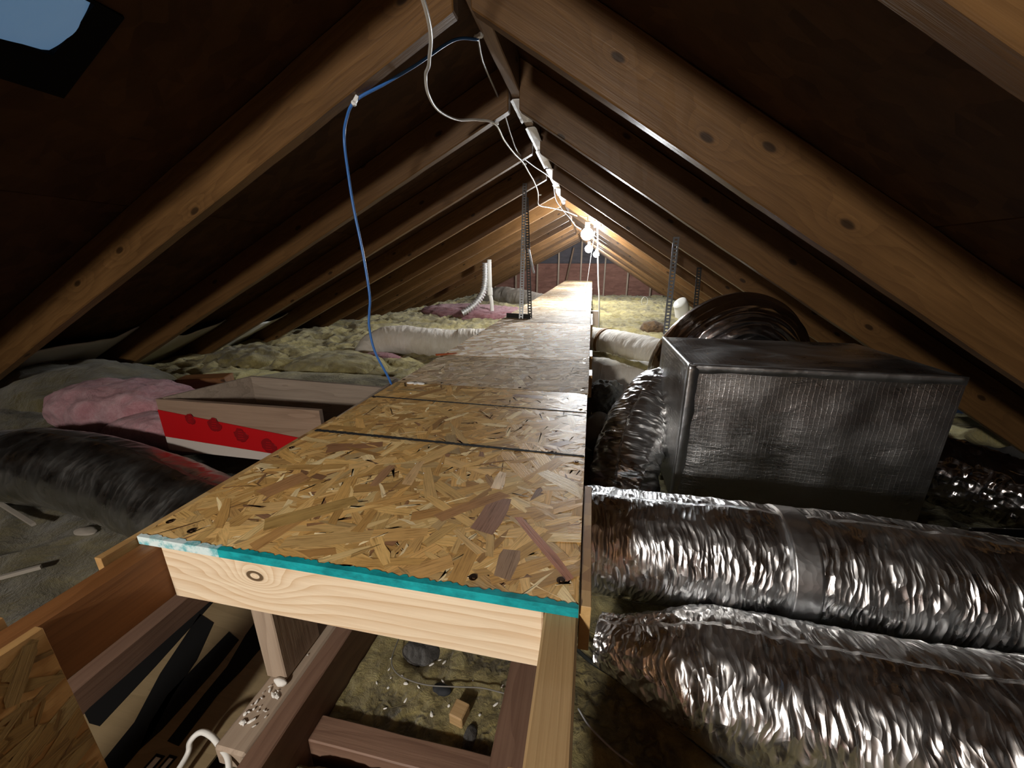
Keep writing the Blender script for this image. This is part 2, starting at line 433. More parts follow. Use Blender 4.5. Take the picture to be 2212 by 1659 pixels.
# white tape stuck along the underside of the ridge board
for y0, y1, dx in ((1.72, 1.98, 0), (2.05, 2.42, .004), (2.44, 2.86, -.003), (2.88, 3.4, .003), (3.42, 3.95, -.004), (3.97, 4.5, .002)):
    sd = rnd.random() * 30
    grid('tape_strip', lambda u, v, y0=y0, y1=y1, dx=dx, sd=sd: (XL - .006 + dx + u * .052, y0 + v * (y1 - y0), .611 - .004 * abs(noise.noise(Vector((u * 2, v * 7, sd)))) - .006 * (abs(u - .5) > .45)), 6, 24, M['tape_white'], ceiling, False, thick=.0015)
def sheathing(side):
    s = SL if side == 'L' else -SR; th = math.atan(s); up = .141 / math.cos(th)
    rowlen, L = 1.205, 3.65 if side == 'L' else 2.45
    for r in range(4 if side == 'L' else 3):
        a = r * rowlen; b = min(L, a + rowlen - .004)
        if a >= L: break
        y = YF - (.9 if r % 2 else 0)
        while y < YG:
            y0, y1 = max(y, YF), min(y + 2.436, YG); y += 2.44
            holes = []
            if y1 - y0 < .05: continue
            def P(t, yy, e):
                x = (XL - t * math.cos(th)) if side == 'L' else (XR + t * math.cos(th))
                z = (roofL(x) if side == 'L' else roofR(x)) + up + e
                return (x, yy, z)
            spans = [(a, b, y0, y1)]
            if side == 'L' and a < SKY[1] and b > SKY[0] and y0 < SKY[3] and y1 > SKY[2]:   # cut round the roof light
                spans = [(a, b, y0, SKY[2]), (a, b, SKY[3], y1), (a, max(a, SKY[0]), SKY[2], SKY[3]), (SKY[1], max(SKY[1], b), SKY[2], SKY[3])]
            V, F = [], []
            for (p, q, r0, r1) in spans:
                if q - p < .004 or r1 - r0 < .004: continue
                k = len(V)
                V += [P(p, r0, 0), P(q, r0, 0), P(q, r1, 0), P(p, r1, 0), P(p, r0, .012), P(q, r0, .012), P(q, r1, .012), P(p, r1, .012)]
                F += [[k + i for i in f] for f in ((0, 1, 2, 3), (4, 7, 6, 5), (0, 4, 5, 1), (1, 5, 6, 2), (2, 6, 7, 3), (3, 7, 4, 0))]
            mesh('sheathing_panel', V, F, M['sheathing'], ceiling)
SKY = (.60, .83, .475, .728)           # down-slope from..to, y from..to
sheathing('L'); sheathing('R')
# roof light (a small plastic dome in a black frame) between the two nearest left rafters
win = empty('window_1', (-1.05, .6, .33), kind='structure')
th = math.atan(SL); upz = .141 / math.cos(th)
def onslope(t, y, e):
    return Vector((XL - t * math.cos(th) - e * math.sin(th), y, roofL(XL - t * math.cos(th)) + upz + e * math.cos(th)))
def sky_parts():
    a, b, y0, y1 = SKY
    V, F = [], []
    o_, i_ = .012, .004
    for e in (-.006, .02):
        V += [onslope(a - (o_ if e < 0 else 0), y0 - (o_ if e < 0 else 0), e), onslope(b + (o_ if e < 0 else 0), y0, e), onslope(b + (o_ if e < 0 else 0), y1 + (o_ if e < 0 else 0), e), onslope(a, y1, e)]
    for e in (-.007, .02):
        V += [onslope(a + .004, y0 + .004, e), onslope(b - .085, y0 + .004, e), onslope(b - .085, y1 - .045, e), onslope(a + .004, y1 - .045, e)]
    F = [(0, 1, 5, 4), (1, 2, 6, 5), (2, 3, 7, 6), (3, 0, 4, 7), (8, 12, 13, 9), (9, 13, 14, 10), (10, 14, 15, 11), (11, 15, 12, 8), (0, 8, 9, 1), (1, 9, 10, 2), (2, 10, 11, 3), (3, 11, 8, 0), (4, 5, 13, 12), (5, 6, 14, 13), (6, 7, 15, 14), (7, 4, 12, 15)]
    mesh('window_frame', V, F, M['black_frame'], win)
    cx, cy = .672, .568
    def dome(u, v):
        x, y = 2 * u - 1, 2 * v - 1
        r = max(abs(x), abs(y)); k = r / max(1e-6, math.hypot(x, y)) * (1 - .28) + .28      # rounded-square plan
        return onslope(cx + x * k * .102, cy + y * k * .142, .004 - .030 * (1 - r ** 2.5))
    t = NT('blue_daylight_dome')
    t.b.inputs['Emission Color'].default_value = (.10, .20, .34, 1); t.b.inputs['Emission Strength'].default_value = .115
    m = t.done((.25, .36, .46), .3)
    grid('dome', dome, 20, 20, m, win)
sky_parts()

# gables
wb = empty('wall_back', (-.3, YG, -.9), kind='structure')
def gable_panel(x0, x1, z0, z1, mat):
    # board clipped under both roof slopes
    def top(x): return min(roofL(x) + .157, roofR(x) + .166, z1)
    xs = sorted(set([x0, x1] + [x for x in (-.325, (z1 - .157 - ZL) / SL, (z1 - .166 - ZR) / SR) if x0 < x < x1]))
    xs = [x for x in xs if top(x) >= z0 - .3]
    pts = [(x, max(top(x), z0)) for x in xs]
    V = [(x, YG + d, z0) for d in (0, .015) for x in (xs[0], xs[-1])] + [(x, YG + d, z) for d in (0, .015) for x, z in pts]
    n = len(pts)
    F = [[0, 1] + [4 + i for i in range(n)][::-1], [3, 2] + [4 + n + i for i in range(n)]]
    F += [[4 + i, 4 + i + 1, 4 + n + i + 1, 4 + n + i] for i in range(n - 1)] + [[0, 2, 3, 1]]
    mesh('board', V, F, mat, wb)
xs = [-3.35, -2.6, -1.44, -.88, -.3, .31, .89, 1.47, 2.05]
for a, b in zip(xs, xs[1:]):
    gable_panel(a + .003, b - .003, -.9, .02, M['gable_board'])
for a, b in ((-1.75, -.3), (-.3, .85)):
    gable_panel(a + .003, b - .003, .026, .75, M['gable_top'])
for x in (-2.6, -2.02, -1.44, -.88, -.30, .31, .89, 1.47):
    zt = min(roofL(x), roofR(x)) + .08
    box('stud', x - .019, x + .019, YG - .075, YG - .001, -.9, zt, M['grey_wood'], wb, .002, 'Z')
o = box('brace', -.02, .02, -.02, .02, -.62, .62, M['rafter'], wb, .002, 'Z')
o.location = Vector((-.62, YG - .12, -.20)) - wpos(wb); o.rotation_euler = (Matrix.Rotation(math.radians(11), 3, 'Y') @ Matrix(((0, 1, 0), (0, 0, 1), (1, 0, 0)))).to_euler()
wf = mesh('wall_front', [(-3.4, YF, -.9), (2.1, YF, -.9), (2.1, YF, -.75), (-.31, YF, .76), (-3.4, YF, -.8), (-3.4, YF - .02, -.9), (2.1, YF - .02, -.9), (2.1, YF - .02, -.75), (-.31, YF - .02, .76), (-3.4, YF - .02, -.8)],
          [(0, 1, 2, 3, 4), (9, 8, 7, 6, 5), (0, 5, 6, 1), (1, 6, 7, 2), (2, 7, 8, 3), (3, 8, 9, 4), (4, 9, 5, 0)], M['gable_board']); tag(wf, kind='structure')
fl = boxes('floor', [(-3.5, 2.2, YF, YG, -.915, -.90)], M['drywall']); tag(fl, kind='structure')
ZJ = -.69
tag(box('joist', -.858, -.822, YF, YG, -.899, -.692, M['joist'], fl, .003, 'Y', .003), 'weathered joist under the left rail')
for x in (-2.98, -2.59, -2.20, -1.81, -1.42, -.443, .30, .69, 1.08, 1.47):
    h = .0 if x in (-.443, -.088) else .10
    box('joist', x - .0175, x + .0175, YF, YG, -.899, ZJ - h, M['joist'], fl, .002, 'Y', .0015)
box('joist', -.1055, -.052, YF, YG, -.899, ZJ, M['joist'], fl, .002, 'Y', .0015)
box('blocking', -.4255, -.1055, .368, .408, -.899, -.765, M['joist'], fl, .002, 'X', .0012)

# ------------------------------------------------------------------ loft walkway
wk = empty('walkway', (-.3, 3.0, -.9), 'long straight walkway of strand board panels on timber rails under the ridge', 'walkway')
ZT = -.365
PAL = [((.52, .33, .115), 6), ((.47, .275, .085), 9), ((.39, .22, .065), 5), ((.60, .43, .19), 3.5), ((.31, .165, .05), 1.6), ((.20, .095, .04), .6), ((.50, .32, .12), 7), ((.70, .55, .30), 1.2), ((.36, .24, .10), 1.5)]
def strands(panel, x0, x1, y0, y1, n, seed, hero=False, dust=0.0):  # dust greys the strands for real dust and painted-in bulb sheen
    r = random.Random(seed)
    V, F, Cc, U = [], [], [], []
    cols = [c for c, k in PAL]; wts = [k for c, k in PAL]
    items = []
    for i in range(n):
        L = r.uniform(.022, .115); W = L * r.uniform(.09, .30); W = min(max(W, .004), .026)
        ang = r.gauss(math.radians(38), math.radians(36)) if r.random() < .6 else r.uniform(0, math.pi)
        c_ = r.choices(cols, wts)[0]
        if dust > .5: L = r.uniform(.03, .13); W = min(L * r.uniform(.15, .4), .032)
        if r.random() < .22:      # thin pale or dark splinters
            W = r.uniform(.0015, .0045); L = r.uniform(.02, .07); c_ = (.74, .60, .36) if r.random() < .6 else (.20, .10, .04)
        items.append((r.uniform(x0, x1), r.uniform(y0, y1), L, W, ang, c_))
    if hero:
        items += [(-.128, .488, .085, .038, 1.45, (.20, .10, .06)), (-.045, .435, .135, .013, 2.25, (.26, .10, .05)), (-.085, .395, .05, .026, 1.5, (.20, .125, .075)),
                  (-.165, .505, .12, .022, .75, (.33, .165, .055)), (-.50, .50, .075, .036, 1.2, (.30, .155, .06)), (-.35, .56, .075, .018, 1.62, (.30, .16, .075)),
                  (-.30, .58, .08, .018, 1.65, (.50, .33, .16)), (-.03, .60, .10, .03, 2.5, (.56, .43, .25)), (-.40, .44, .13, .030, .72, (.30, .19, .06)), (-.14, .585, .05, .02, 1.6, (.60, .47, .33))]
    nI = len(items)
    for i, (cx, cy, L, W, ang, c) in enumerate(items):
        ca, sa = math.cos(ang), math.sin(ang)
        j = lambda s: r.uniform(-s, s)
        pts = [(-L / 2 + j(.004), -W / 2 + j(.003)), (-L / 6, -W / 2 + j(.002)), (L / 5, -W / 2 + j(.002)), (L / 2 + j(.005), -W / 2 + abs(j(.006))), (L / 2 + j(.006), W / 2 - abs(j(.005))), (L / 5, W / 2 + j(.002)), (-L / 6, W / 2 + j(.002)), (-L / 2 + j(.004), W / 2 + j(.003))]
        z = ZT + .00015 + .0011 * (i / nI)
        b = len(V); k = r.uniform(1.1, 1.7) * (1.7 if dust > .62 else .8 if dust > .45 else 1); g_ = r.choice(((.50, .45, .39), (.62, .58, .52), (.40, .34, .28), (.95, .94, .92))); c = tuple(a_ * (1 - dust) + b_ * dust * .8 for a_, b_ in zip(c, g_)); uo, vo = r.uniform(0, 50), r.uniform(0, 50)  # middle panel whitened, farther ones lowered, to paint the bulbs' glare
        for (u, v) in pts:
            V.append((min(max(cx + u * ca - v * sa, x0), x1), min(max(cy + u * sa + v * ca, y0), y1), z)); Cc.append((c[0] * k, c[1] * k, c[2] * k, 1)); U.append((u + uo, v + vo))
        F.append([b + q for q in range(8)])
    o = mesh('strands', V, F, M['strand_dust_sheen' if dust > .3 else 'strand'], panel, False, U)
    a = o.data.color_attributes.new('Col', 'FLOAT_COLOR', 'POINT')
    a.data.foreach_set('color', np.asarray(Cc, float).ravel())
    o['kind'] = 'stuff'
    return o
def screw(x, y, panel):
    bm = bmesh.new()
    bmesh.ops.create_cone(bm, cap_ends=True, segments=14, radius1=.0052, radius2=.0052, depth=.0006, matrix=Matrix.Translation((0, 0, .0003)))
    bmesh.ops.create_cone(bm, cap_ends=True, segments=12, radius1=.0036, radius2=.003, depth=.0012, matrix=Matrix.Translation((.0012, .0006, .0008)))
    bm_mesh(bm, 'screw', M['screw'], panel, (x, y, ZT + .0012))
PAN = [(.343, 1.100, 4200), (1.103, 1.503, 2000), (1.508, 2.517, 2600), (2.526, 3.25, 1500), (3.262, 4.18, 1500), (4.20, 6.57, 2200), (6.61, 9.62, 2200)]
panels = []
for i, (y0, y1, n) in enumerate(PAN):
    dx = (0, .002, .001, -.002, 0, .003, -.004)[i]
    p = box('osb_panel', -.604 + dx, .0065 + dx, y0, y1, ZT - .011, ZT, M['osb'], wk, .0006, 'X')
    strands(p, -.604 + dx + .0005, .006 + dx, y0 + .0005, y1 - .0005, n, 100 + i, i == 0, (.03, .44, .70, .56, .5, .5, .5)[i])
    panels.append(p)
for x, y in ((-.592, .378), (-.541, .367), (-.592, .624), (-.121, .363), (-.016, .379), (-.592, .95), (-.010, .68), (-.010, .97)): screw(x, y, panels[0])
for x, y in ((-.59, 1.13), (-.01, 1.13), (-.59, 1.47), (-.01, 1.47), (-.2, 1.12)): screw(x, y, panels[1])
for x, y in ((-.59, 1.54), (-.01, 1.54), (-.59, 2.0), (-.01, 2.0)): screw(x, y, panels[2])
def ink_line(y, ya, thick, seed, panel, name='marking_line'):
    r = random.Random(seed); V, F = [], []
    n = 150
    for i in range(n + 1):
        u = i / n; x = -.603 + u * .608; yy = y + (ya - y) * u; t = thick * (.75 + .5 * r.random()) * (1 - .35 * u)
        for s in (-1, 1):
            V += [(x, yy + s * t / 2, ZT + .0013), (x, yy + s * t / 2, ZT + .0017)]
    for i in range(n):
        b = i * 4
        F += [(b + 1, b + 3, b + 7, b + 5), (b, b + 4, b + 6, b + 2), (b, b + 1, b + 5, b + 4), (b + 2, b + 6, b + 7, b + 3)]
    F += [(0, 2, 3, 1), (n * 4, n * 4 + 1, n * 4 + 3, n * 4 + 2)]
    mesh(name, V, F, M['black_line'], panel)
ink_line(.713, .704, .0115, 1, panels[0]); ink_line(.956, .945, .008, 2, panels[0])
# painted front edge
def edge_paint(x0, x1, mat, seed):
    r = random.Random(seed); n = max(4, int((x1 - x0) / .004)); V, F = [], []
    for i in range(n + 1):
        x = x0 + (x1 - x0) * i / n
        V += [(x, .3418, ZT - .0112), (x, .3418, ZT + .0016), (x, .3432 + .0035 + r.random() * .0045, ZT + .0017), (x, .3432, ZT - .0112)]
    for i in range(n):
        b = 4 * i
        F += [(b + j, b + (j + 1) % 4, b + 4 + (j + 1) % 4, b + 4 + j) for j in range(4)]
    F += [(0, 1, 2, 3), (4 * n + 3, 4 * n + 2, 4 * n + 1, 4 * n)]
    tag(mesh('painted_edge', V, F, mat, panels[0]), 'teal painted edge' if mat is M['teal'] else 'whitish painted edge')
edge_paint(-.47, .0065, M['teal'], 3); edge_paint(-.604, -.47, M['teal_pale'], 4)
tag(box('header_board', -.5725, -.0325, .345, .383, -.466, -.3765, M['header'], wk, .002, 'X', .0004), 'new pale pine header with one dark knot')
tag(box('side_rail', -.604, -.5735, -.55, 9.6, -.466, -.3765, M['rail_dark'], wk, .0025, 'Y', .001), 'orange-brown side rail')
tag(box('side_rail', -.0315, .0065, -.55, 9.6, -.466, -.3768, M['rail_pale'], wk, .0025, 'Y', .0006), 'pale straight-grained side rail')
tag(box('post', -.519, -.479, .402, .490, -.69, -.3766, M['grey_wood'], wk, .002, 'Z'), 'grey timber post behind the header')
for y in (1.7, 3.2, 5.0, 7.0, 9.2):
    for x in (-.5725, -.0705): box('post', x, x + .038, y, y + .089, -.80, -.3766, M['grey_wood'], wk, .002, 'Z')
def gusset(x0, x1, y0, y1, z0, z1, n, seed):
    o = box('gusset_plate', x0, x1, y0, y1, z0, z1, M['osb'], wk, .0006, 'Y', .0008)
    return o
gusset(-.617, -.606, .30, .80, -.466, -.366, 40, 5)
gusset(-.617, -.606, -.40, .212, -.466, -.366, 40, 6)
gi = gusset(-.572, -.561, -.35, .216, -.64, -.376, 90, 7)
gusset(.008, .0205, .352, .605, -.434, -.369, 20, 8)
gusset(-.0445, -.0335, -.35, .205, -.60, -.392, 30, 9)
gusset(.008, .019, -.35, .205, -.60, -.385, 30, 10)
gusset(.008, .02, 1.32, 1.40, -.45, -.369, 10, 11)
gusset(.008, .02, 1.62, 1.74, -.45, -.369, 10, 12)
gusset(.008, .02, 2.53, 3.1, -.45, -.369, 10, 13)
# strand texture on the bottom-left gusset's visible face, darkened to paint in the viewer's shadow
def face_strands(parent, X, y0, y1, z0, z1, n, seed, shade_k=1.0):
    r = random.Random(seed); V, F, Cc, U = [], [], [], []
    cols = [c for c, k in PAL]; wts = [k for c, k in PAL]
    for i in range(n):
        L = r.uniform(.02, .08); W = min(L * r.uniform(.1, .35), .02); a = r.gauss(.15, .6); ca, sa = math.cos(a), math.sin(a); cy, cz = r.uniform(y0, y1), r.uniform(z0, z1)
        c = r.choices(cols, wts)[0]; b = len(V); uo = r.uniform(0, 40)
        for u, v in ((-L / 2, -W / 2), (L / 3, -W / 2), (L / 2, -W / 4), (L / 2, W / 2), (-L / 3, W / 2), (-L / 2, W / 5)):
            V.append((X + .0001 + .0008 * i / n, min(max(cy + u * ca - v * sa, y0), y1), min(max(cz + u * sa + v * ca, z0), z1))); Cc.append((c[0] * shade_k, c[1] * shade_k, c[2] * shade_k, 1)); U.append((u + uo, v + uo))
        F.append([b + q for q in range(6)])
    o = mesh('strands', V, F, M['strand'], parent, False, U); o['kind'] = 'stuff'
    at = o.data.color_attributes.new('Col', 'FLOAT_COLOR', 'POINT'); at.data.foreach_set('color', np.asarray(Cc, float).ravel())
gi_o = gi
# (parents with a turned frame: strands are separate flat parts of the walkway)
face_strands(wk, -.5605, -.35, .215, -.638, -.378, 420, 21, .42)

# plank with crumbs lying beside the joist, post stands on it
pk = box('plank', -.5165, -.4615, .297, 1.3, -.728, -.6905, M['grey_wood'], None, .004, 'Y', .0015)
tag(pk, 'grey timber plank littered with white plaster crumbs, beside the brown joist', 'plank')

# ------------------------------------------------------------------ insulation
def fb(p, s, o=4): return noise.fractal(p * s, 1.0, 2.0, o)
def rid(p, s): return 1 - abs(noise.noise(p * s)) * 2
def field(name, x0, x1, ys, nx, hfun, mat, label, cat='insulation', group=None, smooth=True):
    xs_ = [x0 + (x1 - x0) * i / nx for i in range(nx + 1)]
    V = [(x, y, hfun(x, y)) for y in ys for x in xs_]
    n = nx + 1
    F = [[j * n + i, j * n + i + 1, (j + 1) * n + i + 1, (j + 1) * n + i] for j in range(len(ys) - 1) for i in range(nx)]
    o = mesh(name, V, F, mat, None, smooth)
    return tag(o, label, cat, group, 'stuff')
def yspan(a, b, near, far):
    out, y = [], a
    while y < b:
        out.append(y); y += near + (far - near) * max(0, min(1, (y - a) / 5.0))
    return out + [b]
def sstep(a, b, t):
    t = max(0, min(1, (t - a) / (b - a))); return t * t * (3 - 2 * t)
def hL(x, y):
    p = Vector((x, y, 0))
    q = p + noise.noise_vector(p * 5) * .08
    z = -.745 + .030 * fb(p, 2.0) + .050 * rid(q, 3.6) + .022 * rid(q, 9) + .012 * fb(p, 18, 3)
    z += .05 * sstep(-1.6, -2.6, x) * (1 - sstep(3.5, 6.5, y)) - .06 * sstep(3.5, 10, y)
    z += .07 * math.exp(-((x + 1.9) / .5) ** 2 - ((y - 2.3) / .5) ** 2) + .06 * math.exp(-((x + 1.25) / .3) ** 2 - ((y - 2.1) / .28) ** 2)
    return min(z, roofL(x) + .12)
field('insulation_blanket', -3.35, -.63, yspan(1.20, 10.65, .014, .05), 190, hL, M['yellow_far'], 'lumpy yellow insulation covering the loft floor left of the walkway')
def hN(x, y):
    p = Vector((x, y, 3))
    z = -.735 + .012 * fb(p, 3.0) + .010 * fb(p, 11, 4) + .012 * max(0, rid(p, 5))
    z += .10 * sstep(-1.5, -2.4, x) + .05 * sstep(.75, 1.1, y) * sstep(-1.2, -1.6, x)
    return min(z, roofL(x) + .12)
field('insulation_blanket', -3.1, -.83, yspan(-.6, 1.19, .011, .012), 180, hN, M['yellow_dim'], 'insulation coloured dim for the weak light left of the near walkway end, in front of the foil duct')
def hR(x, y):
    p = Vector((x, y, 8))
    q = p + noise.noise_vector(p * 5) * .08
    z = -.785 + .03 * fb(p, 2.2) + .06 * rid(Vector((q.x * .6, q.y, q.z)), 3.0) + .03 * rid(q, 7) + .010 * fb(p, 17, 3) - .05 * sstep(3.5, 10, y)
    return min(z, roofR(x) + .12)
field('insulation_blanket', .035, 2.0, yspan(1.9, 10.65, .016, .05), 130, hR, M['yellow_far'], 'rumpled yellow insulation right of the walkway towards the gable')
def hRn(x, y):
    p = Vector((x, y, 12))
    return min(-.775 + .012 * fb(p, 4) + .014 * max(0, rid(p, 9)) + .006 * fb(p, 26, 3) - .02 * rid(p, 3), roofR(x) + .1)
field('insulation_blanket', -.07, 1.75, yspan(-.5, 1.89, .009, .02), 150, hRn, M['yellow_near'], 'yellow-green insulation beneath the foil ducts right of the near walkway end')
def hC(x, y):
    p = Vector((x, y, 20))
    z = -.790 + .006 * fb(p, 6) + .006 * max(0, rid(p, 11)) + .004 * fb(p, 34, 3)
    z -= .03 * math.exp(-((x + .315) / .05) ** 2 - ((y - .575) / .035) ** 2)
    return z
field('insulation_batt', -.424, -.107, yspan(.409, 3.0, .005, .05), 80, hC, M['yellow_near'], 'stained yellow batt between two joists under the walkway header, dusted with white chips', 'insulation')
def hC2(x, y):
    p = Vector((x, y, 27))
    return -.785 + .012 * fb(p, 7) + .016 * max(0, rid(p, 9)) + .008 * fb(p, 34, 3) - .05 * sstep(.34, .366, y)
field('insulation_batt', -.424, -.107, yspan(-.4, .366, .006, .006), 60, hC2, M['yellow_near'], 'fluffy yellow batt at the bottom edge, nearer than the blocking', 'insulation')
def hB(x, y):
    p = Vector((x, y, 33)); return -.80 + .01 * fb(p, 6) + .01 * max(0, rid(p, 10))
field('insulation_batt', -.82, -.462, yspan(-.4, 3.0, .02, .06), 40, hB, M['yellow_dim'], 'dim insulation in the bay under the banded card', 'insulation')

def lump(name, cx, cy, cz, rx, ry, rz, mat, label, cat='insulation', amp=.25, sc=9.0, rot=0.0, n=5, power=1.0, parent=None, group=None):
    bm = bmesh.new(); bmesh.ops.create_icosphere(bm, subdivisions=n, radius=1)
    ca, sa = math.cos(rot), math.sin(rot); sd = Vector((cx * 7, cy * 5, cz * 3))
    for v in bm.verts:
        c = v.co.copy()
        q = Vector([math.copysign(abs(k) ** power, k) for k in c])
        p = Vector((q.x * rx, q.y * ry, q.z * rz))
        d = (noise.fractal(p * sc + sd, 1.0, 2.0, 5) * .6 + (1 - abs(noise.noise(p * sc * 1.6 + sd)) * 2) * .25) * amp
        p = p + c * (d * min(rx, ry, rz))
        v.co = Vector((p.x * ca - p.y * sa, p.x * sa + p.y * ca, p.z))
    o = bm_mesh(bm, name, mat, parent, (cx, cy, cz), True)
    if parent is None: tag(o, label, cat, group)
    return o
lump('pink_batt', -1.86, 1.17, -.575, .33, .15, .105, M['pink'], 'fluffy pink insulation roll beyond the left foil duct, left of the red-striped tray', sc=13, power=.8, rot=.05)
lump('pink_batt', -1.44, 1.06, -.595, .30, .10, .07, M['pink'], 'low torn pink insulation piece touching the left end of the red-striped tray', sc=14, power=.8, rot=.15)
lump('pink_batt', -1.68, 5.6, -.70, .88, .42, .10, M['pink'], 'long flat pink batt on the yellow insulation below the far white pipe', sc=12, power=.6, rot=-.35, amp=.5)
lump('pink_scrap', -1.55, 2.62, -.69, .17, .09, .05, M['pink'], 'small pink insulation scrap tucked under the left white duct', sc=14)
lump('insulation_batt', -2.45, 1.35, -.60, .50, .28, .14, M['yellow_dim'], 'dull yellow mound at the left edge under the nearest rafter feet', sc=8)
lump('insulation_batt', -1.30, 1.62, -.63, .50, .22, .075, M['yellow'], 'flat olive batt lying just behind the wooden tray', power=.6, sc=7, amp=.2)
lump('insulation_batt', -1.92, 1.72, -.64, .30, .15, .07, M['yellow_bright'], 'brighter yellow wedge of insulation behind the left end of the tray', sc=11, rot=.3)
lump('insulation_batt', -1.62, 2.2, -.66, .34, .24, .10, M['yellow_far'], 'big rounded yellow lump midway between the tray and the left white duct', sc=9)
lump('insulation_batt', -2.35, 2.25, -.66, .30, .22, .10, M['yellow'], 'folded olive insulation clump against the left rafters behind the tray', sc=14, amp=.4)
lump('insulation_batt', -1.95, 3.7, -.72, .30, .2, .09, M['yellow_bright'], 'bright yellow tuft behind the left white duct', sc=12, amp=.3)
lump('insulation_scrap', -1.13, 1.86, -.67, .16, .17, .06, M['brown_fluff'], 'brown stained insulation hollow beside the walkway near the blue cable', sc=12)
lump('insulation_scrap', .70, 4.6, -.70, .13, .1, .09, M['brown_fluff'], 'brown and yellow insulation chunk on the right field before the gable', sc=14)
lump('insulation_scrap', .095, 1.74, -.60, .075, .10, .085, M['grey_fluff'], 'grey ragged insulation clump squeezed between walkway and foil elbow', sc=22, amp=.5)
lump('insulation_scrap', .065, 1.55, -.68, .07, .09, .085, M['cloth_grey'], 'smooth grey lump low beside the walkway, left of the foil elbow', sc=8, amp=.15)
for i, (x, y, z, rx, ry, rz) in enumerate(((-1.0, 4.0, -.75, .3, .16, .06), (.75, 3.9, -.79, .36, .22, .07), (.45, 5.4, -.80, .35, .3, .07), (1.05, 6.4, -.80, .4, .3, .08), (.5, 7.8, -.82, .5, .35, .08))):
    lump('insulation_batt', x, y, z, rx, ry, rz, M['yellow_far'], ('narrow yellow batt by the walkway edge before the angle hanger', 'first yellow fold behind the right white duct', 'second yellow fold from the right white duct, beside the walkway', 'yellow heap near the right strap hanger', 'farthest yellow mound on the right near the gable studs')[i], sc=8, amp=.35)
bx = box('wood_scrap', -2.02, -1.80, 1.50, 1.60, -.60, -.545, M['rail_dark'], None, .004, 'X'); bx.rotation_euler.z += .4
tag(bx, 'brown timber offcut lying behind the left corner of the tray', 'scrap')

# white foam vent baffles tucked in the left eaves
def baffle(y0, y1, t0, t1, label, seed):
    def fn(u, v):
        t = t0 + (t1 - t0) * v + .07 * (1 - v) * noise.noise(Vector((u * 3, seed, 0))); y = y0 + (y1 - y0) * u
        x = XL - t * .894
        return (x, y, roofL(x) + .145 - .05 * math.sin(math.pi * u) * (1.0 - .4 * v) - .015 * noise.noise(Vector((u * 4, v * 3, seed))))
    tag(grid('vent_baffle', fn, 24, 24, M['foam'], thick=.006), label, 'baffle', 'vent baffles in the left eaves')
baffle(1.09, 1.65, 2.28, 3.2, 'white foam vent baffle in the nearest left rafter bay', 1)
baffle(1.70, 2.25, 2.38, 3.2, 'white foam vent baffle in the second left rafter bay', 2)
baffle(2.30, 2.90, 2.45, 3.2, 'white foam vent baffle in the third left rafter bay', 3)

# ------------------------------------------------------------------ ducts
def crinkle(seed, amp, fs, fa, ridge=1.0):
    def rad(base):
        def f(t, a, s):
            r = base(t, s) if callable(base) else base
            p = Vector((s * fs, math.cos(a) * fa, math.sin(a) * fa + seed))
            q = Vector((s * 7, math.cos(a) * 1.4, math.sin(a) * 1.4 + seed))
            w_ = noise.noise_vector(q) * .8
            h = 1 - abs(noise.noise(p + w_)) * 2.4
            h2 = 1 - abs(noise.noise(p * 2.1 + w_ * 1.5)) * 2.2
            return r + amp * (h * ridge + h2 * .5) + amp * .9 * noise.noise(q)
        return f
    return rad
DUCT1 = [(-.62, .735, -.645), (-.4, .755, -.625), (-.15, .77, -.61), (.1, .772, -.605), (.55, .765, -.603), (.85, .745, -.605), (1.15, .72, -.61), (1.6, .70, -.62)]
DUCT1L = [(-2.05, .74, -.615), (-1.74, .762, -.602), (-1.48, .77, -.603), (-1.2, .752, -.634), (-.92, .715, -.672), (-.7, .725, -.664), (-.60, .737, -.645)]
def d1(t, s):
    r = .115
    return r - .006 * math.exp(-((s - 1.04) / .03) ** 2)
def d1l(t, s):
    r = .115 - .012 * math.exp(-((s - .30) / .05) ** 2)
    return r * (.55 + .45 * s / .3) if s < .3 else r
dt = empty('foil_duct', (.4, .77, -.73), 'long foil-wrapped flexible duct passing under the walkway in front of the plenum', 'duct')
tube('jacket', DUCT1, .115, M['foil'], dt, 460, 96, True, crinkle(2.0, .0030, 24, 2.2)(d1))
tag(tube('jacket', DUCT1L, .115, M['foil_dull'], dt, 200, 72, True, crinkle(3.0, .0022, 14, 1.6)(d1l)), 'dusty grey left length of the foil duct')
tag(tube('tape_collar', [(.405, .769, -.604), (.425, .768, -.604), (.45, .767, -.604)], .1185, M['foil_tape'], dt, 10, 48, True), 'bright foil tape band')
tube('tape_collar', [(-1.79, .757, -.607), (-1.74, .762, -.605), (-1.69, .763, -.605)], .108, M['foil_tape'], dt, 14, 48, True, crinkle(9, .004, 20, 3)(.107))
DUCT2 = [(.055, .60, -.70), (.14, .575, -.69), (.28, .55, -.68), (.45, .53, -.672), (.65, .51, -.665), (.9, .485, -.655), (1.2, .45, -.65), (1.6, .40, -.65)]
def d2(t, s):
    return .045 + .065 * sstep(0, .22, s) + .022 * sstep(.3, .9, s)
d = tube('foil_duct', DUCT2, .115, M['foil'], None, 560, 100, True, crinkle(5.0, .0036, 34, 1.8)(d2), squash=.93)
tag(d, 'wide crumpled foil flexible duct at lower right, nearest the viewer', 'duct')
DUCT3 = [(.44, 1.76, -.58), (.315, 1.62, -.525), (.225, 1.48, -.575), (.168, 1.34, -.665), (.150, 1.25, -.77), (.148, 1.22, -.87)]
d = tube('foil_elbow', DUCT3, .115, M['foil_vert'], None, 300, 90, True, crinkle(11.0, .005, 34, 1.6)(.116))
tag(d, 'ribbed foil flexible elbow dropping past the left end of the plenum', 'duct')
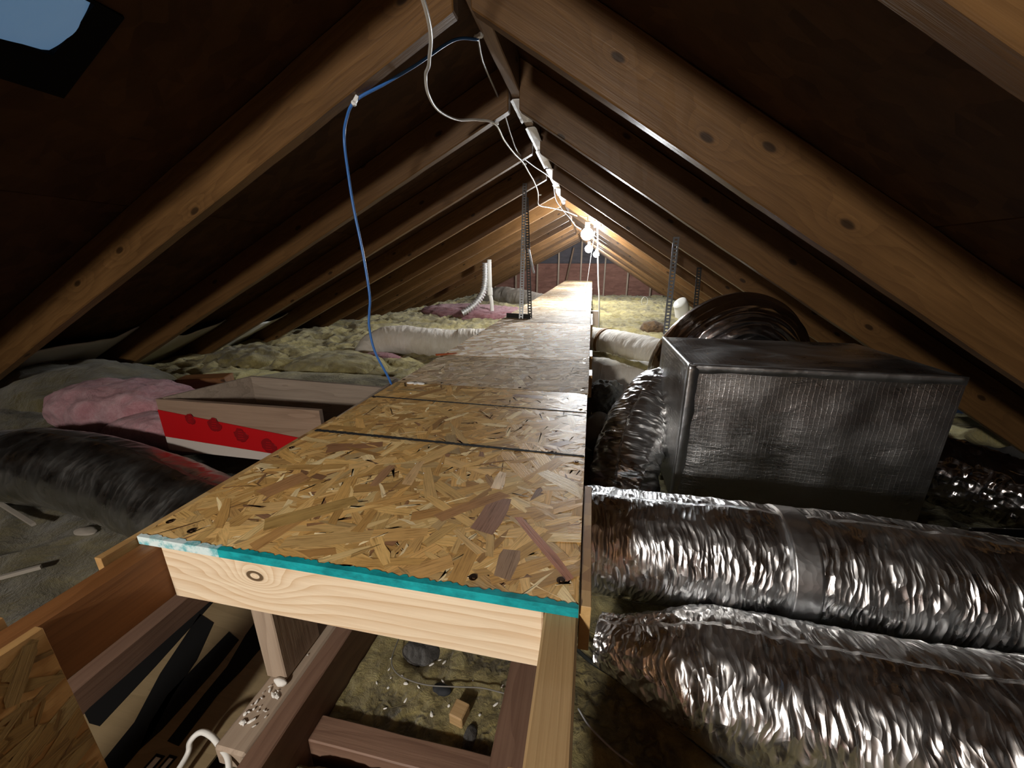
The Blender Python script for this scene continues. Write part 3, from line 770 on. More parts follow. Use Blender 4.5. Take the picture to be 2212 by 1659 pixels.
ARCH = [(.44, 1.88, -.80), (.435, 1.88, -.60), (.455, 1.875, -.44), (.53, 1.87, -.325), (.635, 1.87, -.268), (.735, 1.875, -.30), (.80, 1.885, -.41), (.825, 1.90, -.56), (.83, 1.9, -.76)]
def arc(seed):
    def f(t, a, s):
        q = Vector((s * 1.8, math.cos(a) * 2.6, math.sin(a) * 2.6 + seed))
        return .150 + .010 * (1 - abs(noise.noise(q)) * 2.2) + .004 * (1 - abs(noise.noise(q * 2.3)) * 2)
    return f
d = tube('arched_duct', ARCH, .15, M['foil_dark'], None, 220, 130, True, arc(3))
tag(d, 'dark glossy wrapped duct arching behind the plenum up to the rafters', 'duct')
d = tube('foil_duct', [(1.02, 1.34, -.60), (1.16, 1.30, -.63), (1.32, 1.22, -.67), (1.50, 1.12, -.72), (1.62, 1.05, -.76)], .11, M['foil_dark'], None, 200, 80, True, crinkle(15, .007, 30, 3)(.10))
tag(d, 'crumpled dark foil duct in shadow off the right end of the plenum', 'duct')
d = box('sheet_metal_plate', .97, 1.10, 1.02, 1.03, -.75, -.63, M['dark_steel'], None, .003, 'X'); d.rotation_euler.z = .15; d.rotation_euler.x = -.3
tag(d, 'small dark metal flap standing below the right end of the plenum', 'flap')
# plenum box
pl = empty('duct_plenum', (.63, 1.4, -.75), 'large foil-faced rectangular duct plenum right of the walkway', 'plenum')
PX0, PX1, PY0, PY1, PZ0, PZ1 = .293, .968, 1.17, 1.635, -.735, -.280
def face(o, u, v, nu, nv, seed, amp, dents=()):
    o, u, v = Vector(o), Vector(u), Vector(v); nrm = u.cross(v).normalized()
    def fn(a, b):
        m = min(a, 1 - a, b, 1 - b); m = min(1, m * 12)
        p = o + u * a + v * b
        d = amp * .6 * noise.fractal(p * 4 + Vector((seed, 0, 0)), 1.0, 2.0, 4) + amp * 1.4 * noise.noise(Vector((p.x * 5.5, p.y * 5.5, p.z * 2.0 + seed))) + amp * .9 * math.sin(math.pi * a) * math.sin(math.pi * b)
        return p + nrm * d * m
    def uvf(a, b): return (a * u.length + seed, b * v.length)
    V = [fn(i / nu, j / nv) for j in range(nv + 1) for i in range(nu + 1)]
    F = [[j * (nu + 1) + i, j * (nu + 1) + i + 1, (j + 1) * (nu + 1) + i + 1, (j + 1) * (nu + 1) + i] for j in range(nv) for i in range(nu)]
    U = [uvf(i / nu, j / nv) for j in range(nv + 1) for i in range(nu + 1)]
    return V, F, U
def plenum_body():
    V, F, U = [], [], []
    dx, dy, dz = PX1 - PX0, PY1 - PY0, PZ1 - PZ0
    for a in (((PX0, PY0, PZ0), (dx, 0, 0), (0, 0, dz), 60, 44, 1, .011), ((PX0, PY0, PZ1), (dx, 0, 0), (0, dy, 0), 60, 40, 2, .010),
              ((PX0, PY1, PZ0), (0, -dy, 0), (0, 0, dz), 40, 44, 3, .007), ((PX1, PY0, PZ0), (0, dy, 0), (0, 0, dz), 20, 20, 4, .004),
              ((PX1, PY1, PZ0), (-dx, 0, 0), (0, 0, dz), 20, 20, 5, .004), ((PX0, PY1, PZ0), (dx, 0, 0), (0, -dy, 0), 8, 8, 6, 0)):
        v, f, u = face(*a); b = len(V); V += v; U += u; F += [[b + i for i in q] for q in f]
    o = mesh('body', V, F, M['plenum'], pl, True, U)
    return o
plenum_body()
def seam(name, p, q, n1, n2, wd, seed):
    """L-shaped foil tape along an edge p->q with wings along n1, n2"""
    p, q, n1, n2 = Vector(p), Vector(q), Vector(n1), Vector(n2)
    out = -(n1 + n2).normalized()
    V = []; n = 40
    for i in range(n + 1):
        c = p + (q - p) * (i / n); k = .0022 + .0012 * noise.noise(Vector((i * .35, seed, 0)))
        w1 = wd * (1 + .2 * noise.noise(Vector((i * .2, seed, 5)))); w2 = wd * (1 + .2 * noise.noise(Vector((i * .2, seed, 9))))
        V += [c + n1 * w1 + out * k * .9, c + n1 * .006 + out * (k + .001), c + out * (k + .0005), c + n2 * .006 + out * (k + .001), c + n2 * w2 + out * k * .9]
    F = [[i * 5 + j, i * 5 + j + 1, i * 5 + 5 + j + 1, i * 5 + 5 + j] for i in range(n) for j in range(4)]
    o = mesh(name, V, F, M['foil_tape'], pl, True)
    md = o.modifiers.new('thick', 'SOLIDIFY'); md.thickness = .0006
seam('tape_seam', (PX0, PY0, PZ0), (PX0, PY0, PZ1), (1, 0, 0), (0, 1, 0), .028, 1)
seam('tape_seam', (PX0, PY0, PZ1), (PX0, PY1, PZ1), (1, 0, 0), (0, 0, -1), .014, 2)
seam('tape_seam', (PX0, PY0, PZ1), (PX1, PY0, PZ1), (0, 1, 0), (0, 0, -1), .022, 3)
# white wrapped ducts
def folds(seed, amp, f):
    def rad(base):
        def g(t, a, s):
            b = base(t, s) if callable(base) else base
            return b + amp * noise.noise(Vector((s * f, math.cos(a) * 1.2, math.sin(a) * 1.2 + seed))) + amp * .8 * (1 - abs(noise.noise(Vector((s * f * 2, math.cos(a) * 2, math.sin(a) * 2 + seed)))) * 2) * (.6 + .4 * math.cos(a))
        return g
    return rad
wd = empty('wrapped_duct', (.25, 3.05, -.75), 'white cloth-wrapped round duct right of the walkway tied with a brown strap', 'duct')
tube('wrap', [(-.35, 3.50, -.63), (.0, 3.36, -.63), (.22, 3.12, -.615), (.42, 2.86, -.61), (.60, 2.66, -.615), (.8, 2.5, -.62)], .118, M['cloth'], wd, 170, 48, True, folds(1, .006, 16)(.117))
tube('strap', [(.125, 3.235, -.622), (.138, 3.222, -.621), (.151, 3.206, -.62)], .124, M['wrap'], wd, 6, 40, True)
wd = empty('wrapped_duct', (-1.2, 2.95, -.75), 'white cloth-wrapped round duct emerging left of the walkway', 'duct')
tube('wrap', [(-.55, 3.12, -.625), (-.80, 3.06, -.64), (-1.05, 3.0, -.635), (-1.32, 2.95, -.615), (-1.56, 2.92, -.60), (-1.70, 2.86, -.635), (-1.755, 2.80, -.73), (-1.76, 2.77, -.82)], .115, M['cloth'], wd, 190, 48, True, folds(4, .006, 15)(.117))
tube('collar', [(-.84, 3.05, -.64), (-.94, 3.03, -.638), (-1.05, 3.0, -.636)], .131, M['cloth'], wd, 40, 44, True, folds(6, .006, 22)(.131))
d = tube('wrapped_duct', [(-.2, 2.36, -.70), (.05, 2.32, -.695), (.22, 2.26, -.69), (.45, 2.18, -.69), (.7, 2.1, -.70)], .155, M['cloth'], None, 90, 44, True, folds(8, .006, 5)(.155))
tag(d, 'thick smooth white duct low beside the walkway, half in shadow under a torn flap', 'duct')
d = tube('torn_flap', [(.02, 2.28, -.50), (.12, 2.26, -.508), (.22, 2.2, -.525), (.31, 2.15, -.54), (.36, 2.1, -.56)], .014, M['yellow_far'], None, 70, 10, True, folds(12, .007, 30)(.013))
tag(d, 'ragged yellowish insulation edge lying across the thick white duct', 'insulation')
d = tube('wrapped_duct', [(-2.3, 8.3, -.78), (-1.9, 8.05, -.66), (-1.5, 7.8, -.66), (-1.05, 7.5, -.72), (-.7, 7.3, -.76)], .20, M['cloth_grey'], None, 90, 36, True, folds(14, .016, 6)(.2))
tag(d, 'grey wrapped duct far back on the left by the gable end', 'duct')
d = tube('vent_stub', [(1.33, 6.0, -.82), (1.30, 6.0, -.66), (1.27, 5.98, -.56), (1.22, 5.95, -.50)], .10, M['pvc'], None, 30, 28, True, lambda t, a, s: .10 * (1 if t < .85 else max(.15, 1 - ((t - .85) / .15) ** 2 * .8)))
tag(d, 'short white pipe stub standing in the right insulation behind the strap', 'pipe')

# far hose and pipe
hp = [(-1.40, 5.2, .02), (-1.405, 5.2, -.18), (-1.43, 5.19, -.34), (-1.50, 5.15, -.47), (-1.60, 5.1, -.57), (-1.70, 5.05, -.63)]
d = tube('flexible_hose', hp, .04, M['alu'], None, 220, 20, True, lambda t, a, s: .042 + .008 * math.sin(s * 2 * math.pi / .034))
tag(d, 'ribbed silver flexible hose curving into the pink batt', 'hose')
pv = empty('vent_pipe', (-1.335, 5.2, -.72), 'thin white vent pipe with one coupling beside the silver hose', 'pipe')
tube('lower_pipe', [(-1.318, 5.2, -.72), (-1.325, 5.2, -.5), (-1.345, 5.2, -.38)], .026, M['pvc'], pv, 10, 18)
tube('coupling', [(-1.343, 5.2, -.40), (-1.345, 5.2, -.35), (-1.347, 5.2, -.30)], .036, M['pvc'], pv, 6, 18)
tube('upper_pipe', [(-1.346, 5.2, -.32), (-1.35, 5.2, -.1), (-1.35, 5.2, .06)], .030, M['pvc'], pv, 8, 18)

# ------------------------------------------------------------------ wooden tray with the red stripe
tr = empty('wooden_tray', (-1.0, 1.03, -.58), 'open shallow plywood tray with a red stripe, left of the walkway', 'tray')
def slab(name, a, b, z0a, z1a, z0b, z1b, t, mat, parent):
    a, b = Vector((a[0], a[1], 0)), Vector((b[0], b[1], 0)); d = (b - a).normalized(); n = Vector((-d.y, d.x, 0)) * t
    V = [(p.x, p.y, z) for p, z in ((a, z0a), (b, z0b), (b, z1b), (a, z1a), (a + n, z0a), (b + n, z0b), (b + n, z1b), (a + n, z1a))]
    return mesh(name, V, [(0, 1, 2, 3), (5, 4, 7, 6), (4, 0, 3, 7), (1, 5, 6, 2), (3, 2, 6, 7), (0, 4, 5, 1)], mat, parent)
tf = slab('front_board', (-1.325, .905), (-.744, .905), -.580, -.405, -.580, -.400, .014, M['tray_front'], tr)
slab('back_board', (-1.218, 1.15), (-.66, 1.15), -.56, -.394, -.56, -.404, .012, M['tray_wood'], tr)
slab('side_board', (-1.313, .918), (-1.215, 1.162), -.56, -.402, -.56, -.394, -.010, M['tray_wood'], tr)
slab('side_board', (-.628, .76), (-.628, 1.16), -.56, -.384, -.56, -.372, .008, M['grey_wood'], tr)
mesh('red_stripe', [(-1.3255, .9025, -.532), (-.744, .9025, -.563), (-.744, .9025, -.500), (-1.3255, .9025, -.440), (-1.3255, .9048, -.532), (-.744, .9048, -.563), (-.744, .9048, -.500), (-1.3255, .9048, -.440)],
     [(0, 1, 2, 3), (5, 4, 7, 6), (0, 4, 5, 1), (1, 5, 6, 2), (2, 6, 7, 3), (3, 7, 4, 0)], M['red'], tr)
tag(mesh('pale_lower_strip', [(-1.3255, .9030, -.580), (-.744, .9030, -.580), (-.744, .9030, -.564), (-1.3255, .9030, -.533), (-1.3255, .9049, -.580), (-.744, .9049, -.580), (-.744, .9049, -.564), (-1.3255, .9049, -.533)],
     [(0, 1, 2, 3), (5, 4, 7, 6), (0, 4, 5, 1), (1, 5, 6, 2), (2, 6, 7, 3), (3, 7, 4, 0)], plain('pale_bare_wood', (.42, .37, .33), .7), tr), 'pale bare strip')
for cx, cz, r0 in ((-1.205, -.462, .020), (-1.118, -.473, .026), (-1.028, -.500, .027), (-.935, -.528, .027)):
    V = []; n = 22
    for y in (.9012, .9026):
        for i in range(n):
            a = 2 * math.pi * i / n; r = r0 * (.85 + .28 * rnd.random()) * (.8 if math.cos(a) > .6 and math.sin(a) > 0 else 1)
            V.append((cx + r * .95 * math.cos(a), y, cz + r * .85 * math.sin(a)))
    F = [list(range(n)), list(range(n, 2 * n))[::-1]] + [[i, n + i, n + (i + 1) % n, (i + 1) % n] for i in range(n)]
    mesh('stamp_mark', V, F, M['red_dark'], tr)
    for k in range(4):      # scratchy print inside the stamp
        zz = cz - r0 * .45 + k * r0 * .3
        boxes('stamp_stroke', [(cx - r0 * .45 + .002 * k, cx + r0 * .4 - .003 * (k % 2), .9005, .9012, zz, zz + .0016)], M['red'], tr)

# ------------------------------------------------------------------ banded card at lower left
cb = empty('banded_card', (-.68, .4, -.75), 'tan card sheet with broad black bands lying between rail and joist at lower left', 'card')
ZB = -.745
mesh('sheet', [(-.82, .10, ZB), (-.545, .10, ZB), (-.535, .75, ZB), (-.82, .75, ZB), (-.82, .10, ZB - .004), (-.545, .10, ZB - .004), (-.535, .75, ZB - .004), (-.82, .75, ZB - .004)],
     [(0, 1, 2, 3), (7, 6, 5, 4), (0, 4, 5, 1), (1, 5, 6, 2), (2, 6, 7, 3), (3, 7, 4, 0)], M['kraft'], cb)
def band(pts):
    n = len(pts)
    V = [(x, y, ZB + .0002) for x, y in pts] + [(x, y, ZB + .0010) for x, y in pts]
    F = [list(range(n))[::-1], list(range(n, 2 * n))] + [[i, (i + 1) % n, n + (i + 1) % n, n + i] for i in range(n)]
    mesh('black_band', V, F, M['ink'], cb)
for pts in ([(-0.82, 0.317), (-0.794, 0.307), (-0.771, 0.307), (-0.786, 0.407), (-0.816, 0.567), (-0.83, 0.645), (-0.888, 0.633), (-0.841, 0.511), (-0.862, 0.478)],
            [(-0.706, 0.258), (-0.666, 0.266), (-0.671, 0.315), (-0.7, 0.372), (-0.72, 0.434), (-0.763, 0.509), (-0.814, 0.522), (-0.763, 0.398), (-0.72, 0.323)],
            [(-0.669, 0.293), (-0.663, 0.324), (-0.664, 0.364), (-0.667, 0.43), (-0.675, 0.486), (-0.712, 0.498), (-0.711, 0.431), (-0.71, 0.37), (-0.693, 0.328)],
            [(-0.637, 0.312), (-0.612, 0.31), (-0.616, 0.344), (-0.621, 0.388), (-0.616, 0.432), (-0.616, 0.484), (-0.64, 0.552), (-0.68, 0.544), (-0.671, 0.498), (-0.65, 0.434), (-0.646, 0.383)]):
    band(pts)
def ring_mark(cx, cy, wd_, hg):
    t = .0035
    V, F = [], []
    for z in (ZB + .0002, ZB + .0011):
        V += [(cx - wd_, cy - hg, z), (cx + wd_, cy - hg, z), (cx + wd_, cy + hg, z), (cx - wd_, cy + hg, z), (cx - wd_ + t, cy - hg + t, z), (cx + wd_ - t, cy - hg + t, z), (cx + wd_ - t, cy + hg - t, z), (cx - wd_ + t, cy + hg - t, z)]
    for b in (8,):
        F += [(b + 0, b + 1, b + 5, b + 4), (b + 1, b + 2, b + 6, b + 5), (b + 2, b + 3, b + 7, b + 6), (b + 3, b + 0, b + 4, b + 7)]
    F += [(0, 1, 9, 8), (1, 2, 10, 9), (2, 3, 11, 10), (3, 0, 8, 11)]
    mesh('printed_outline', V, F, M['ink'], cb)
    mesh('printed_fill', [(cx - wd_ + t, cy - hg + t, ZB + .0004), (cx + wd_ - t, cy - hg + t, ZB + .0004), (cx + wd_ - t, cy + hg - t, ZB + .0004), (cx - wd_ + t, cy + hg - t, ZB + .0004)], [(0, 1, 2, 3)], M['foam'], cb)
ring_mark(-.628, .283, .0085, .012); ring_mark(-.607, .286, .0075, .012)

# ------------------------------------------------------------------ perforated hangers
def strip_mesh(name, p, q, wdir, width, mat, parent, pitch=.018, thick=.0016, holes=True):
    """flat bar from p to q with a row of holes: rungs between two side rails, all one sheet"""
    p, q, wdir = Vector(p), Vector(q), Vector(wdir).normalized(); L = (q - p).length; d = (q - p) / L
    n = max(2, int(L / pitch)); V, F = [], []
    us = [-.5, -.22, .22, .5]
    ts = []
    for i in range(n): ts += [i / n, (i + .5) / n]
    ts.append(1)
    for t in ts:
        for u in us: V.append(p + d * (t * L) + wdir * (u * width))
    for i in range(len(ts) - 1):
        for j in range(3):
            if holes and j == 1 and i % 2 == 0: continue
            F.append((i * 4 + j, i * 4 + j + 1, i * 4 + 5 + j, i * 4 + 4 + j))
    o = mesh(name, V, F, mat, parent)
    m = o.modifiers.new('thick', 'SOLIDIFY'); m.thickness = thick; m.offset = 0
    return o
hg = empty('angle_hanger', (-.45, 2.70, ZT), 'perforated steel hanger with two legs meeting at the rafter, standing across the walkway', 'hanger')
strip_mesh('leg', (-.472, 2.68, ZT + .002), (-.490, 2.893, .53), (1, .1, 0), .030, M['steel'], hg)
strip_mesh('leg', (-.412, 2.705, ZT + .002), (-.478, 2.889, .44), (1, .1, 0), .030, M['dark_steel'], hg)
strip_mesh('foot_angle', (-.585, 2.74, ZT + .004), (-.405, 2.695, ZT + .004), (.1, 1, 0), .034, M['dark_steel'], hg, .02)
strip_mesh('foot_flange', (-.585, 2.723, ZT + .018), (-.405, 2.678, ZT + .018), (0, 0, 1), .032, M['dark_steel'], hg, .02, .002, False)
strip_mesh('short_strut', (-.440, 2.78, .10), (-.405, 2.81, -.06), (1, 0, 0), .014, M['steel'], hg, .02, .0016, False)
h = empty('strap_hanger', (.413, 2.245, -.3), 'pale perforated steel strap hanging from the right rafter beside the arched duct', 'hanger')
strip_mesh('strap', (.418, 2.25, -.37), (.413, 2.25, .135), (1, .15, 0), .032, M['steel'], h)
h = empty('strap_hanger', (.70, 2.89, -.3), 'short dark perforated strap hanging farther back from the next right rafter', 'hanger')
strip_mesh('strap', (.715, 2.90, -.36), (.70, 2.90, -.02), (1, .1, 0), .032, M['dark_steel'], h)

# ------------------------------------------------------------------ cables and clips
def clip(p, ax, parent, s=1.0):
    p = Vector(p); ax = Vector(ax).normalized()
    bm = bmesh.new()
    bmesh.ops.create_cube(bm, size=1, matrix=Matrix.Diagonal((.016 * s, .009 * s, .007 * s, 1)))
    bmesh.ops.create_cone(bm, cap_ends=True, segments=14, radius1=.0048 * s, radius2=.0048 * s, depth=.009 * s, matrix=Matrix.Translation((.008 * s, 0, 0)) @ Matrix.Rotation(math.pi / 2, 4, 'X'))
    bmesh.ops.create_cone(bm, cap_ends=True, segments=8, radius1=.0016 * s, radius2=.0016 * s, depth=.012 * s, matrix=Matrix.Translation((-.006 * s, 0, .001)))
    bmesh.ops.bevel(bm, geom=bm.edges[:], offset=.0008, segments=1, affect='EDGES')
    o = bm_mesh(bm, 'clip', M['white'], parent, p)
    o.rotation_euler = ax.to_track_quat('X', 'Z').to_euler()
cbl = empty('blue_cable', (-.65, 1.1, -.36), 'blue data cable hanging from the ridge and rafter down to the walkway edge', 'cable')
tube('jacket', [(-.352, 1.275, .602), (-.405, 1.22, .580), (-.487, 1.15, .503), (-.558, 1.10, .447), (-.626, 1.068, .404), (-.668, 1.085, .370), (-.691, 1.1, .325), (-.690, 1.1, .238), (-.685, 1.1, .154), (-.671, 1.1, .028), (-.664, 1.1, -.09), (-.671, 1.1, -.14), (-.677, 1.1, -.19), (-.666, 1.1, -.267), (-.632, 1.112, -.362), (-.622, 1.12, -.43)], .0038, M['blue_cable'], cbl, 190, 10)
clip((-.352, 1.272, .606), (1, -.3, .2), cbl, 1.25); clip((-.624, 1.066, .405), (-.5, -.2, -.8), cbl, 1.25)
cw = empty('white_cable', (-.40, 1.6, .52), 'white power cable looping under the left rafters towards the first ridge bulb', 'cable')
tube('jacket', [(-.29, .44, .50), (-.318, .80, .440), (-.40, 1.02, .452), (-.455, 1.13, .470), (-.479, 1.2, .455), (-.496, 1.32, .455), (-.485, 1.47, .475), (-.445, 1.58, .505), (-.402, 1.675, .518), (-.405, 1.85, .51), (-.400, 2.05, .507), (-.392, 2.24, .512), (-.388, 2.4, .50), (-.384, 2.6, .485), (-.392, 2.83, .468), (-.401, 2.93, .44), (-.404, 3.0, .405), (-.36, 3.25, .42), (-.313, 3.5, .437), (-.24, 3.72, .437), (-.17, 3.9, .425)], .0042, M['white_cable'], cw, 230, 10)
clip((-.402, 1.676, .520), (1, .3, 0), cw, 1.1); clip((-.392, 2.29, .513), (1, .3, 0), cw, 1.0); clip((-.392, 2.93, .46), (1, .3, 0), cw, 1.0); clip((-.313, 3.5, .44), (1, .2, .2), cw, .9)
cg = tube('grey_cable', [(-.352, 1.275, .606), (-.367, 1.36, .602), (-.376, 1.45, .602), (-.390, 1.75, .597), (-.405, 2.0, .568), (-.407, 2.2, .545), (-.38, 2.5, .552), (-.338, 2.9, .574), (-.325, 3.15, .575), (-.325, 3.4, .50), (-.28, 3.58, .44), (-.227, 3.7, .392), (-.18, 3.84, .34), (-.13, 3.95, .315)], .0034, M['grey_cable'], None, 150, 8)
tag(cg, 'thin grey cable running along the ridge board to the nearest ridge bulb', 'cable')
bk = tube('black_cable', [(-.04, .66, -.752), (.029, .591, -.745), (.085, .56, -.742), (.143, .528, -.745), (.20, .49, -.748), (.246, .461, -.75), (.33, .40, -.755), (.45, .30, -.76)], .0042, M['black'], None, 70, 10)
tag(bk, 'black cable lying diagonally on the insulation right of the pale rail', 'cable')
wl = tube('cable_loop', [(-.555, .19, -.73), (-.566, .285, -.722), (-.568, .302, -.705), (-.556, .311, -.695), (-.535, .310, -.695), (-.512, .303, -.70), (-.488, .293, -.70), (-.47, .275, -.715)], .0042, M['white_cable'], None, 60, 10)
tag(wl, 'white cable loop in front of the cut end of the crumb-covered plank', 'cable')
gw = tube('grey_wire', [(-.37, .62, -.778), (-.366, .575, -.776), (-.358, .53, -.775), (-.335, .507, -.774), (-.30, .498, -.773), (-.26, .497, -.773), (-.20, .506, -.773), (-.16, .512, -.773), (-.112, .51, -.772)], .0013, M['dull_wire'], None, 80, 8)
tag(gw, 'thin grey wire curling over the yellow batt between the joists', 'wire')
gw = tube('thin_wire', [(.02, .50, -.755), (.04, .475, -.754), (.075, .452, -.757), (.11, .44, -.765)], .0016, M['grey_cable'], None, 30, 8)
tag(gw, 'short pale wire on the insulation close to the right rail', 'wire')
gw = tube('thin_wire', [(.38, .42, -.70), (.45, .40, -.705), (.52, .40, -.70), (.60, .39, -.69)], .0022, M['grey_cable'], None, 30, 8)
tag(gw, 'faint grey wire at the bottom right under the lower foil duct', 'wire')
gw = tube('wire_loop', [(1.05 + .06 * math.cos(a) , 8.2, -.70 + .085 * math.sin(a)) for a in [k * math.pi / 6 for k in range(13)]], .004, M['white_cable'], None, 60, 8)
tag(gw, 'small wire ring standing up from the far right insulation', 'wire')
st = slab('foam_stick', (-1.78, .70), (-1.505, .637), -.705, -.695, -.705, -.697, .009, M['cloth_grey'], None)
tag(st, 'pale thin stick lying on the dim insulation at the left edge', 'stick')
st = slab('foam_stick', (-1.345, .475), (-1.285, .53), -.715, -.706, -.715, -.706, .008, M['cloth_grey'], None)
tag(st, 'thin pale sliver on the insulation below the foam stick near the left rail', 'stick')

# ------------------------------------------------------------------ crumbs, chips and small litter
def chip_mesh(seed, L, W, H):
    r = random.Random(seed); bm = bmesh.new(); bmesh.ops.create_icosphere(bm, subdivisions=1, radius=.5)
    for v in bm.verts: v.co = Vector((v.co.x * L, v.co.y * W, v.co.z * H)) * r.uniform(.75, 1.2)
    me = bpy.data.meshes.new('plaster_chip'); bm.to_mesh(me); bm.free(); me.materials.append(M['plaster']); return me
CH = [chip_mesh(k, L, W, H) for k, (L, W, H) in enumerate(((.014, .005, .004), (.009, .004, .003), (.007, .006, .004), (.011, .008, .004), (.005, .004, .003)))]
def chip(x, y, z, k, a, label, group, s=1.0):
    o = bpy.data.objects.new('plaster_chip', CH[k]); C.objects.link(o); o.location = (x, y, z); o.rotation_euler = (rnd.uniform(-.3, .3), rnd.uniform(-.3, .3), a); o.scale = (s, s, s)
    tag(o, label, 'chip', group)
SPOTS = [(-.315, .575), (-.255, .556), (-.368, .543), (-.327, .512), (-.24, .513), (-.126, .53), (-.312, .498), (-.341, .483), (-.284, .496), (-.132, .499), (-.347, .504), (-.269, .565), (-.334, .571), (-.20, .49), (-.215, .476), (-.30, .47), (-.37, .49), (-.24, .455), (-.155, .475), (-.33, .45), (-.28, .548), (-.185, .53), (-.36, .52)]
for i, (x, y) in enumerate(SPOTS):
    chip(x, y, hC(x, y) + .001, (1, 0, 4, 2, 0, 1, 3, 2, 1, 0, 4)[i % 11], rnd.uniform(0, 3), 'small white chip scattered on the yellow batt between the joists', 'white chips on the batt between the joists', .9)
for i in range(34):
    u = rnd.random() ** 1.5; x = -.5165 + .008 + .04 * rnd.random(); y = .33 + .13 * u + (.30 if i % 9 == 0 else 0)
    if .395 < y < .495 and x < -.475: y = .34 + .05 * rnd.random()
    chip(x, y, -.6885, i % 5, rnd.uniform(0, 3), 'white plaster crumb on the grey plank at the foot of the post', 'plaster crumbs on the grey plank', .5 + .55 * (i % 3 == 0))
tag(lump('plaster_lump', -.4855, .396, -.686, .013, .005, .006, M['plaster'], 'white plaster lump at the foot of the grey post', 'chip', amp=.6, sc=60, n=4))
WC = [(-.43, .478), (-.405, .545), (-.26, .62), (-.225, .60), (-.31, .61), (-.28, .58), (-.41, .50), (-.16, .70), (-.13, .565)]
for i, (x, y) in enumerate(WC):
    chip(x, y, ZT + .0022, 4, i, 'tiny white speck lying on the nearest strand board panel', 'white specks on the walkway', .6)
pc = empty('broken_clip', (-.528, 1.085, ZT + .002), 'white broken plastic piece lying on the walkway near its left edge', 'litter')
for dx, rot, L in ((-.017, .15, .026), (.017, -.2, .030), (.002, 1.3, .022)):
    bm = bmesh.new(); bmesh.ops.create_icosphere(bm, subdivisions=2, radius=.5)
    for v in bm.verts: v.co = Vector((v.co.x * L, v.co.y * .014, v.co.z * .008))
    o = bm_mesh(bm, 'shard', M['white'], pc, (-.528 + dx, 1.085, ZT + .006)); o.rotation_euler.z = rot
chip(-.505, 1.0, ZT + .0025, 2, .4, 'white crumb on the walkway between the two black lines and the broken clip', None, .8)
bw = box('wood_block', -.203, -.176, .448, .478, hC(-.19, .46) - .002, hC(-.19, .46) + .022, M['rail_pale'], None, .002, 'X'); bw.rotation_euler.z = -.2
tag(bw, 'small pale wood offcut on the yellow batt near the blocking', 'scrap')
lump('dark_lump', -.315, .582, -.806, .042, .032, .016, M['soot'], 'dark grey dust clump on the batt just under the header', 'debris', amp=.6, sc=30)
lump('dark_lump', -.238, .500, -.782, .018, .010, .006, plain('charred_black', (.02, .022, .026), .8), 'black crumbly clump touching the thin grey wire', 'debris', amp=.6, sc=50, n=4)
lump('dark_lump', -.162, .437, -.786, .010, .022, .007, M['soot'], 'small dark clump beside the pale wood offcut', 'debris', amp=.6, sc=50, n=4)
for x, y, s_, lab in ((-1.36, .665, .035, 'grey lint tuft on the dim insulation left of the walkway'),):
    lump('lint_tuft', x, y, hN(x, y) + .003, s_, s_ * .5, .006, M['cloth_grey'], lab, 'debris', amp=.5, sc=30, n=4)

og = slab('orange_scrap', (-.612, 1.47), (-.545, 1.535), ZT + .003, ZT + .010, ZT + .003, ZT + .004, .012, plain('orange_plastic', (.45, .10, .03), .5), None)
tag(og, 'small rust-orange scrap on the left walkway edge beside the white duct', 'litter')
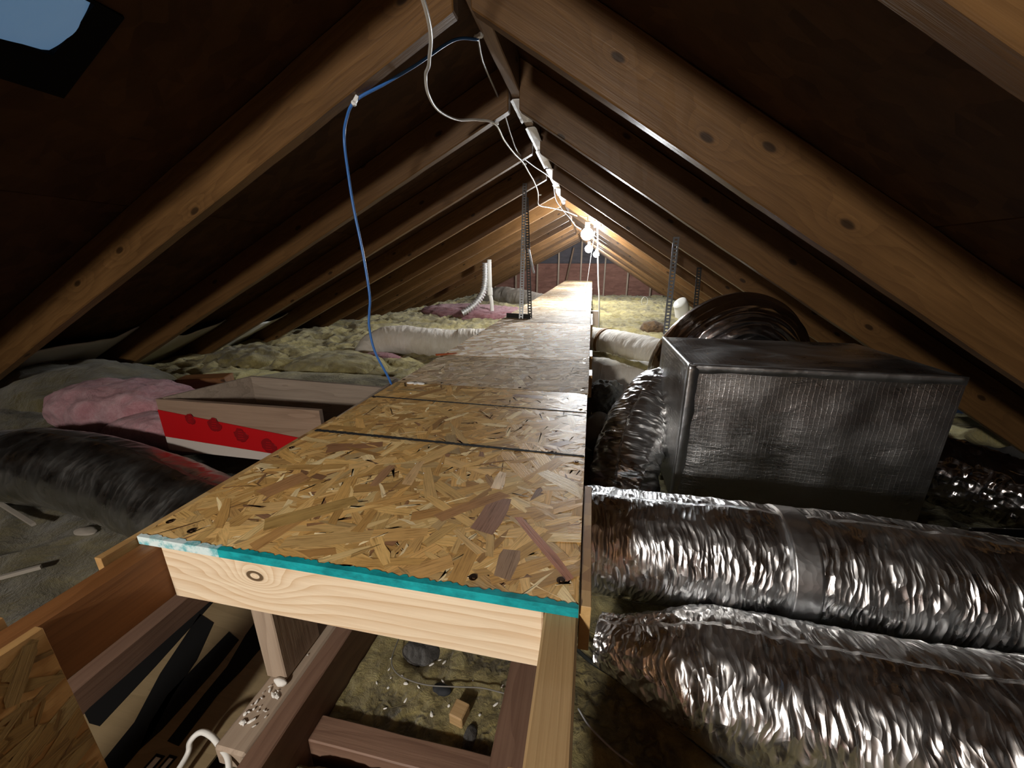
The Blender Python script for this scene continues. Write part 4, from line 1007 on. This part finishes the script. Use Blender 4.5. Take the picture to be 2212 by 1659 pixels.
# ------------------------------------------------------------------ bulbs
def bulb(px, py, pz, r, power, col, label, top, chain=None, cord=None, hookx=None):
    b = empty('bare_bulb', (px, py, pz), label, 'bulb', None)
    bm = bmesh.new(); bmesh.ops.create_uvsphere(bm, u_segments=24, v_segments=16, radius=r)
    for v in bm.verts:
        if v.co.z > 0: v.co.x *= 1 - .35 * (v.co.z / r) ** 2; v.co.y *= 1 - .35 * (v.co.z / r) ** 2
    bm_mesh(bm, 'globe', glow('bulb_glow', col, power), b, (px, py, pz), True)
    tube('lampholder', [(px, py, pz + r * .92), (px, py, pz + r * .92 + .03), (px, py, pz + r * .92 + .055)], .022, M['socket'], b, 4, 16)
    tube('flex', [(px, py, pz + r * .92 + .05), (px - .004, py, (pz + top) / 2 + .04), (px - .01, py, top)], .004, M['white_cable'], b, 12, 8)
    if chain: tube('pull_chain', chain, .0026, M['white_cable'], b, 30, 6)
    return b
B1 = bulb(-.070, 3.93, .273, .058, LAMP_RIDGE[0], (.93, .97, 1), 'nearest and brightest bare bulb hanging under the ridge', .50, [(.0, 3.96, .30), (-.03, 3.965, .0), (-.062, 3.97, -.362)])
B2 = bulb(-.076, 6.40, .231, .060, LAMP_RIDGE[1], (.93, .97, 1), 'middle bare bulb hanging under the ridge, just below the brightest one', .46)
B3 = bulb(.051, 8.30, .194, .060, LAMP_RIDGE[2], (.93, .97, 1), 'farthest bare bulb hanging under the ridge beside the pale hanging cord', .40)
ct = tube('hanging_cord', [(.022, 4.00, .34), (.040, 4.0, .10), (.062, 4.01, -.16), (.083, 4.02, -.36), (.10, 4.03, -.72)], .0075, M['white_cable'], None, 40, 8)
tag(ct, 'pale cord hanging from beside the nearest bulb down to the right insulation', 'cord')
box('wood_cleat', .02, .11, 4.9, 4.99, -.80, -.55, M['grey_wood'], None, .002, 'Z')
tag(bpy.data.objects['wood_cleat'], 'pale wood cleat standing beside the far walkway edge under the hanging cord', 'cleat')
jb = box('junction_box', -.015, .055, 3.99, 4.06, .335, .395, M['dark_steel'], None, .004, 'X'); tag(jb, 'dark metal junction box fixed under the ridge beside the nearest bulb', 'box')
yc = tube('yellow_cable', [(-.15, 3.98, .44), (-.10, 3.99, .425), (-.05, 4.0, .43), (-.01, 4.01, .395)], .0055, plain('yellow_jacket', (.75, .50, .06), .4), None, 30, 8)
tag(yc, 'short yellow cable running into the junction box by the nearest bulb', 'cable')
B0 = bulb(-.44, -1.22, .27, .07, LAMP_HATCH, (1, .95, .88), 'round bulb hanging over the loft hatch behind the viewpoint', .52)

# everything stands on the drywall at z = 0
for o in list(C.objects):
    if o.parent is None and o is not cam: o.location.z += ZC
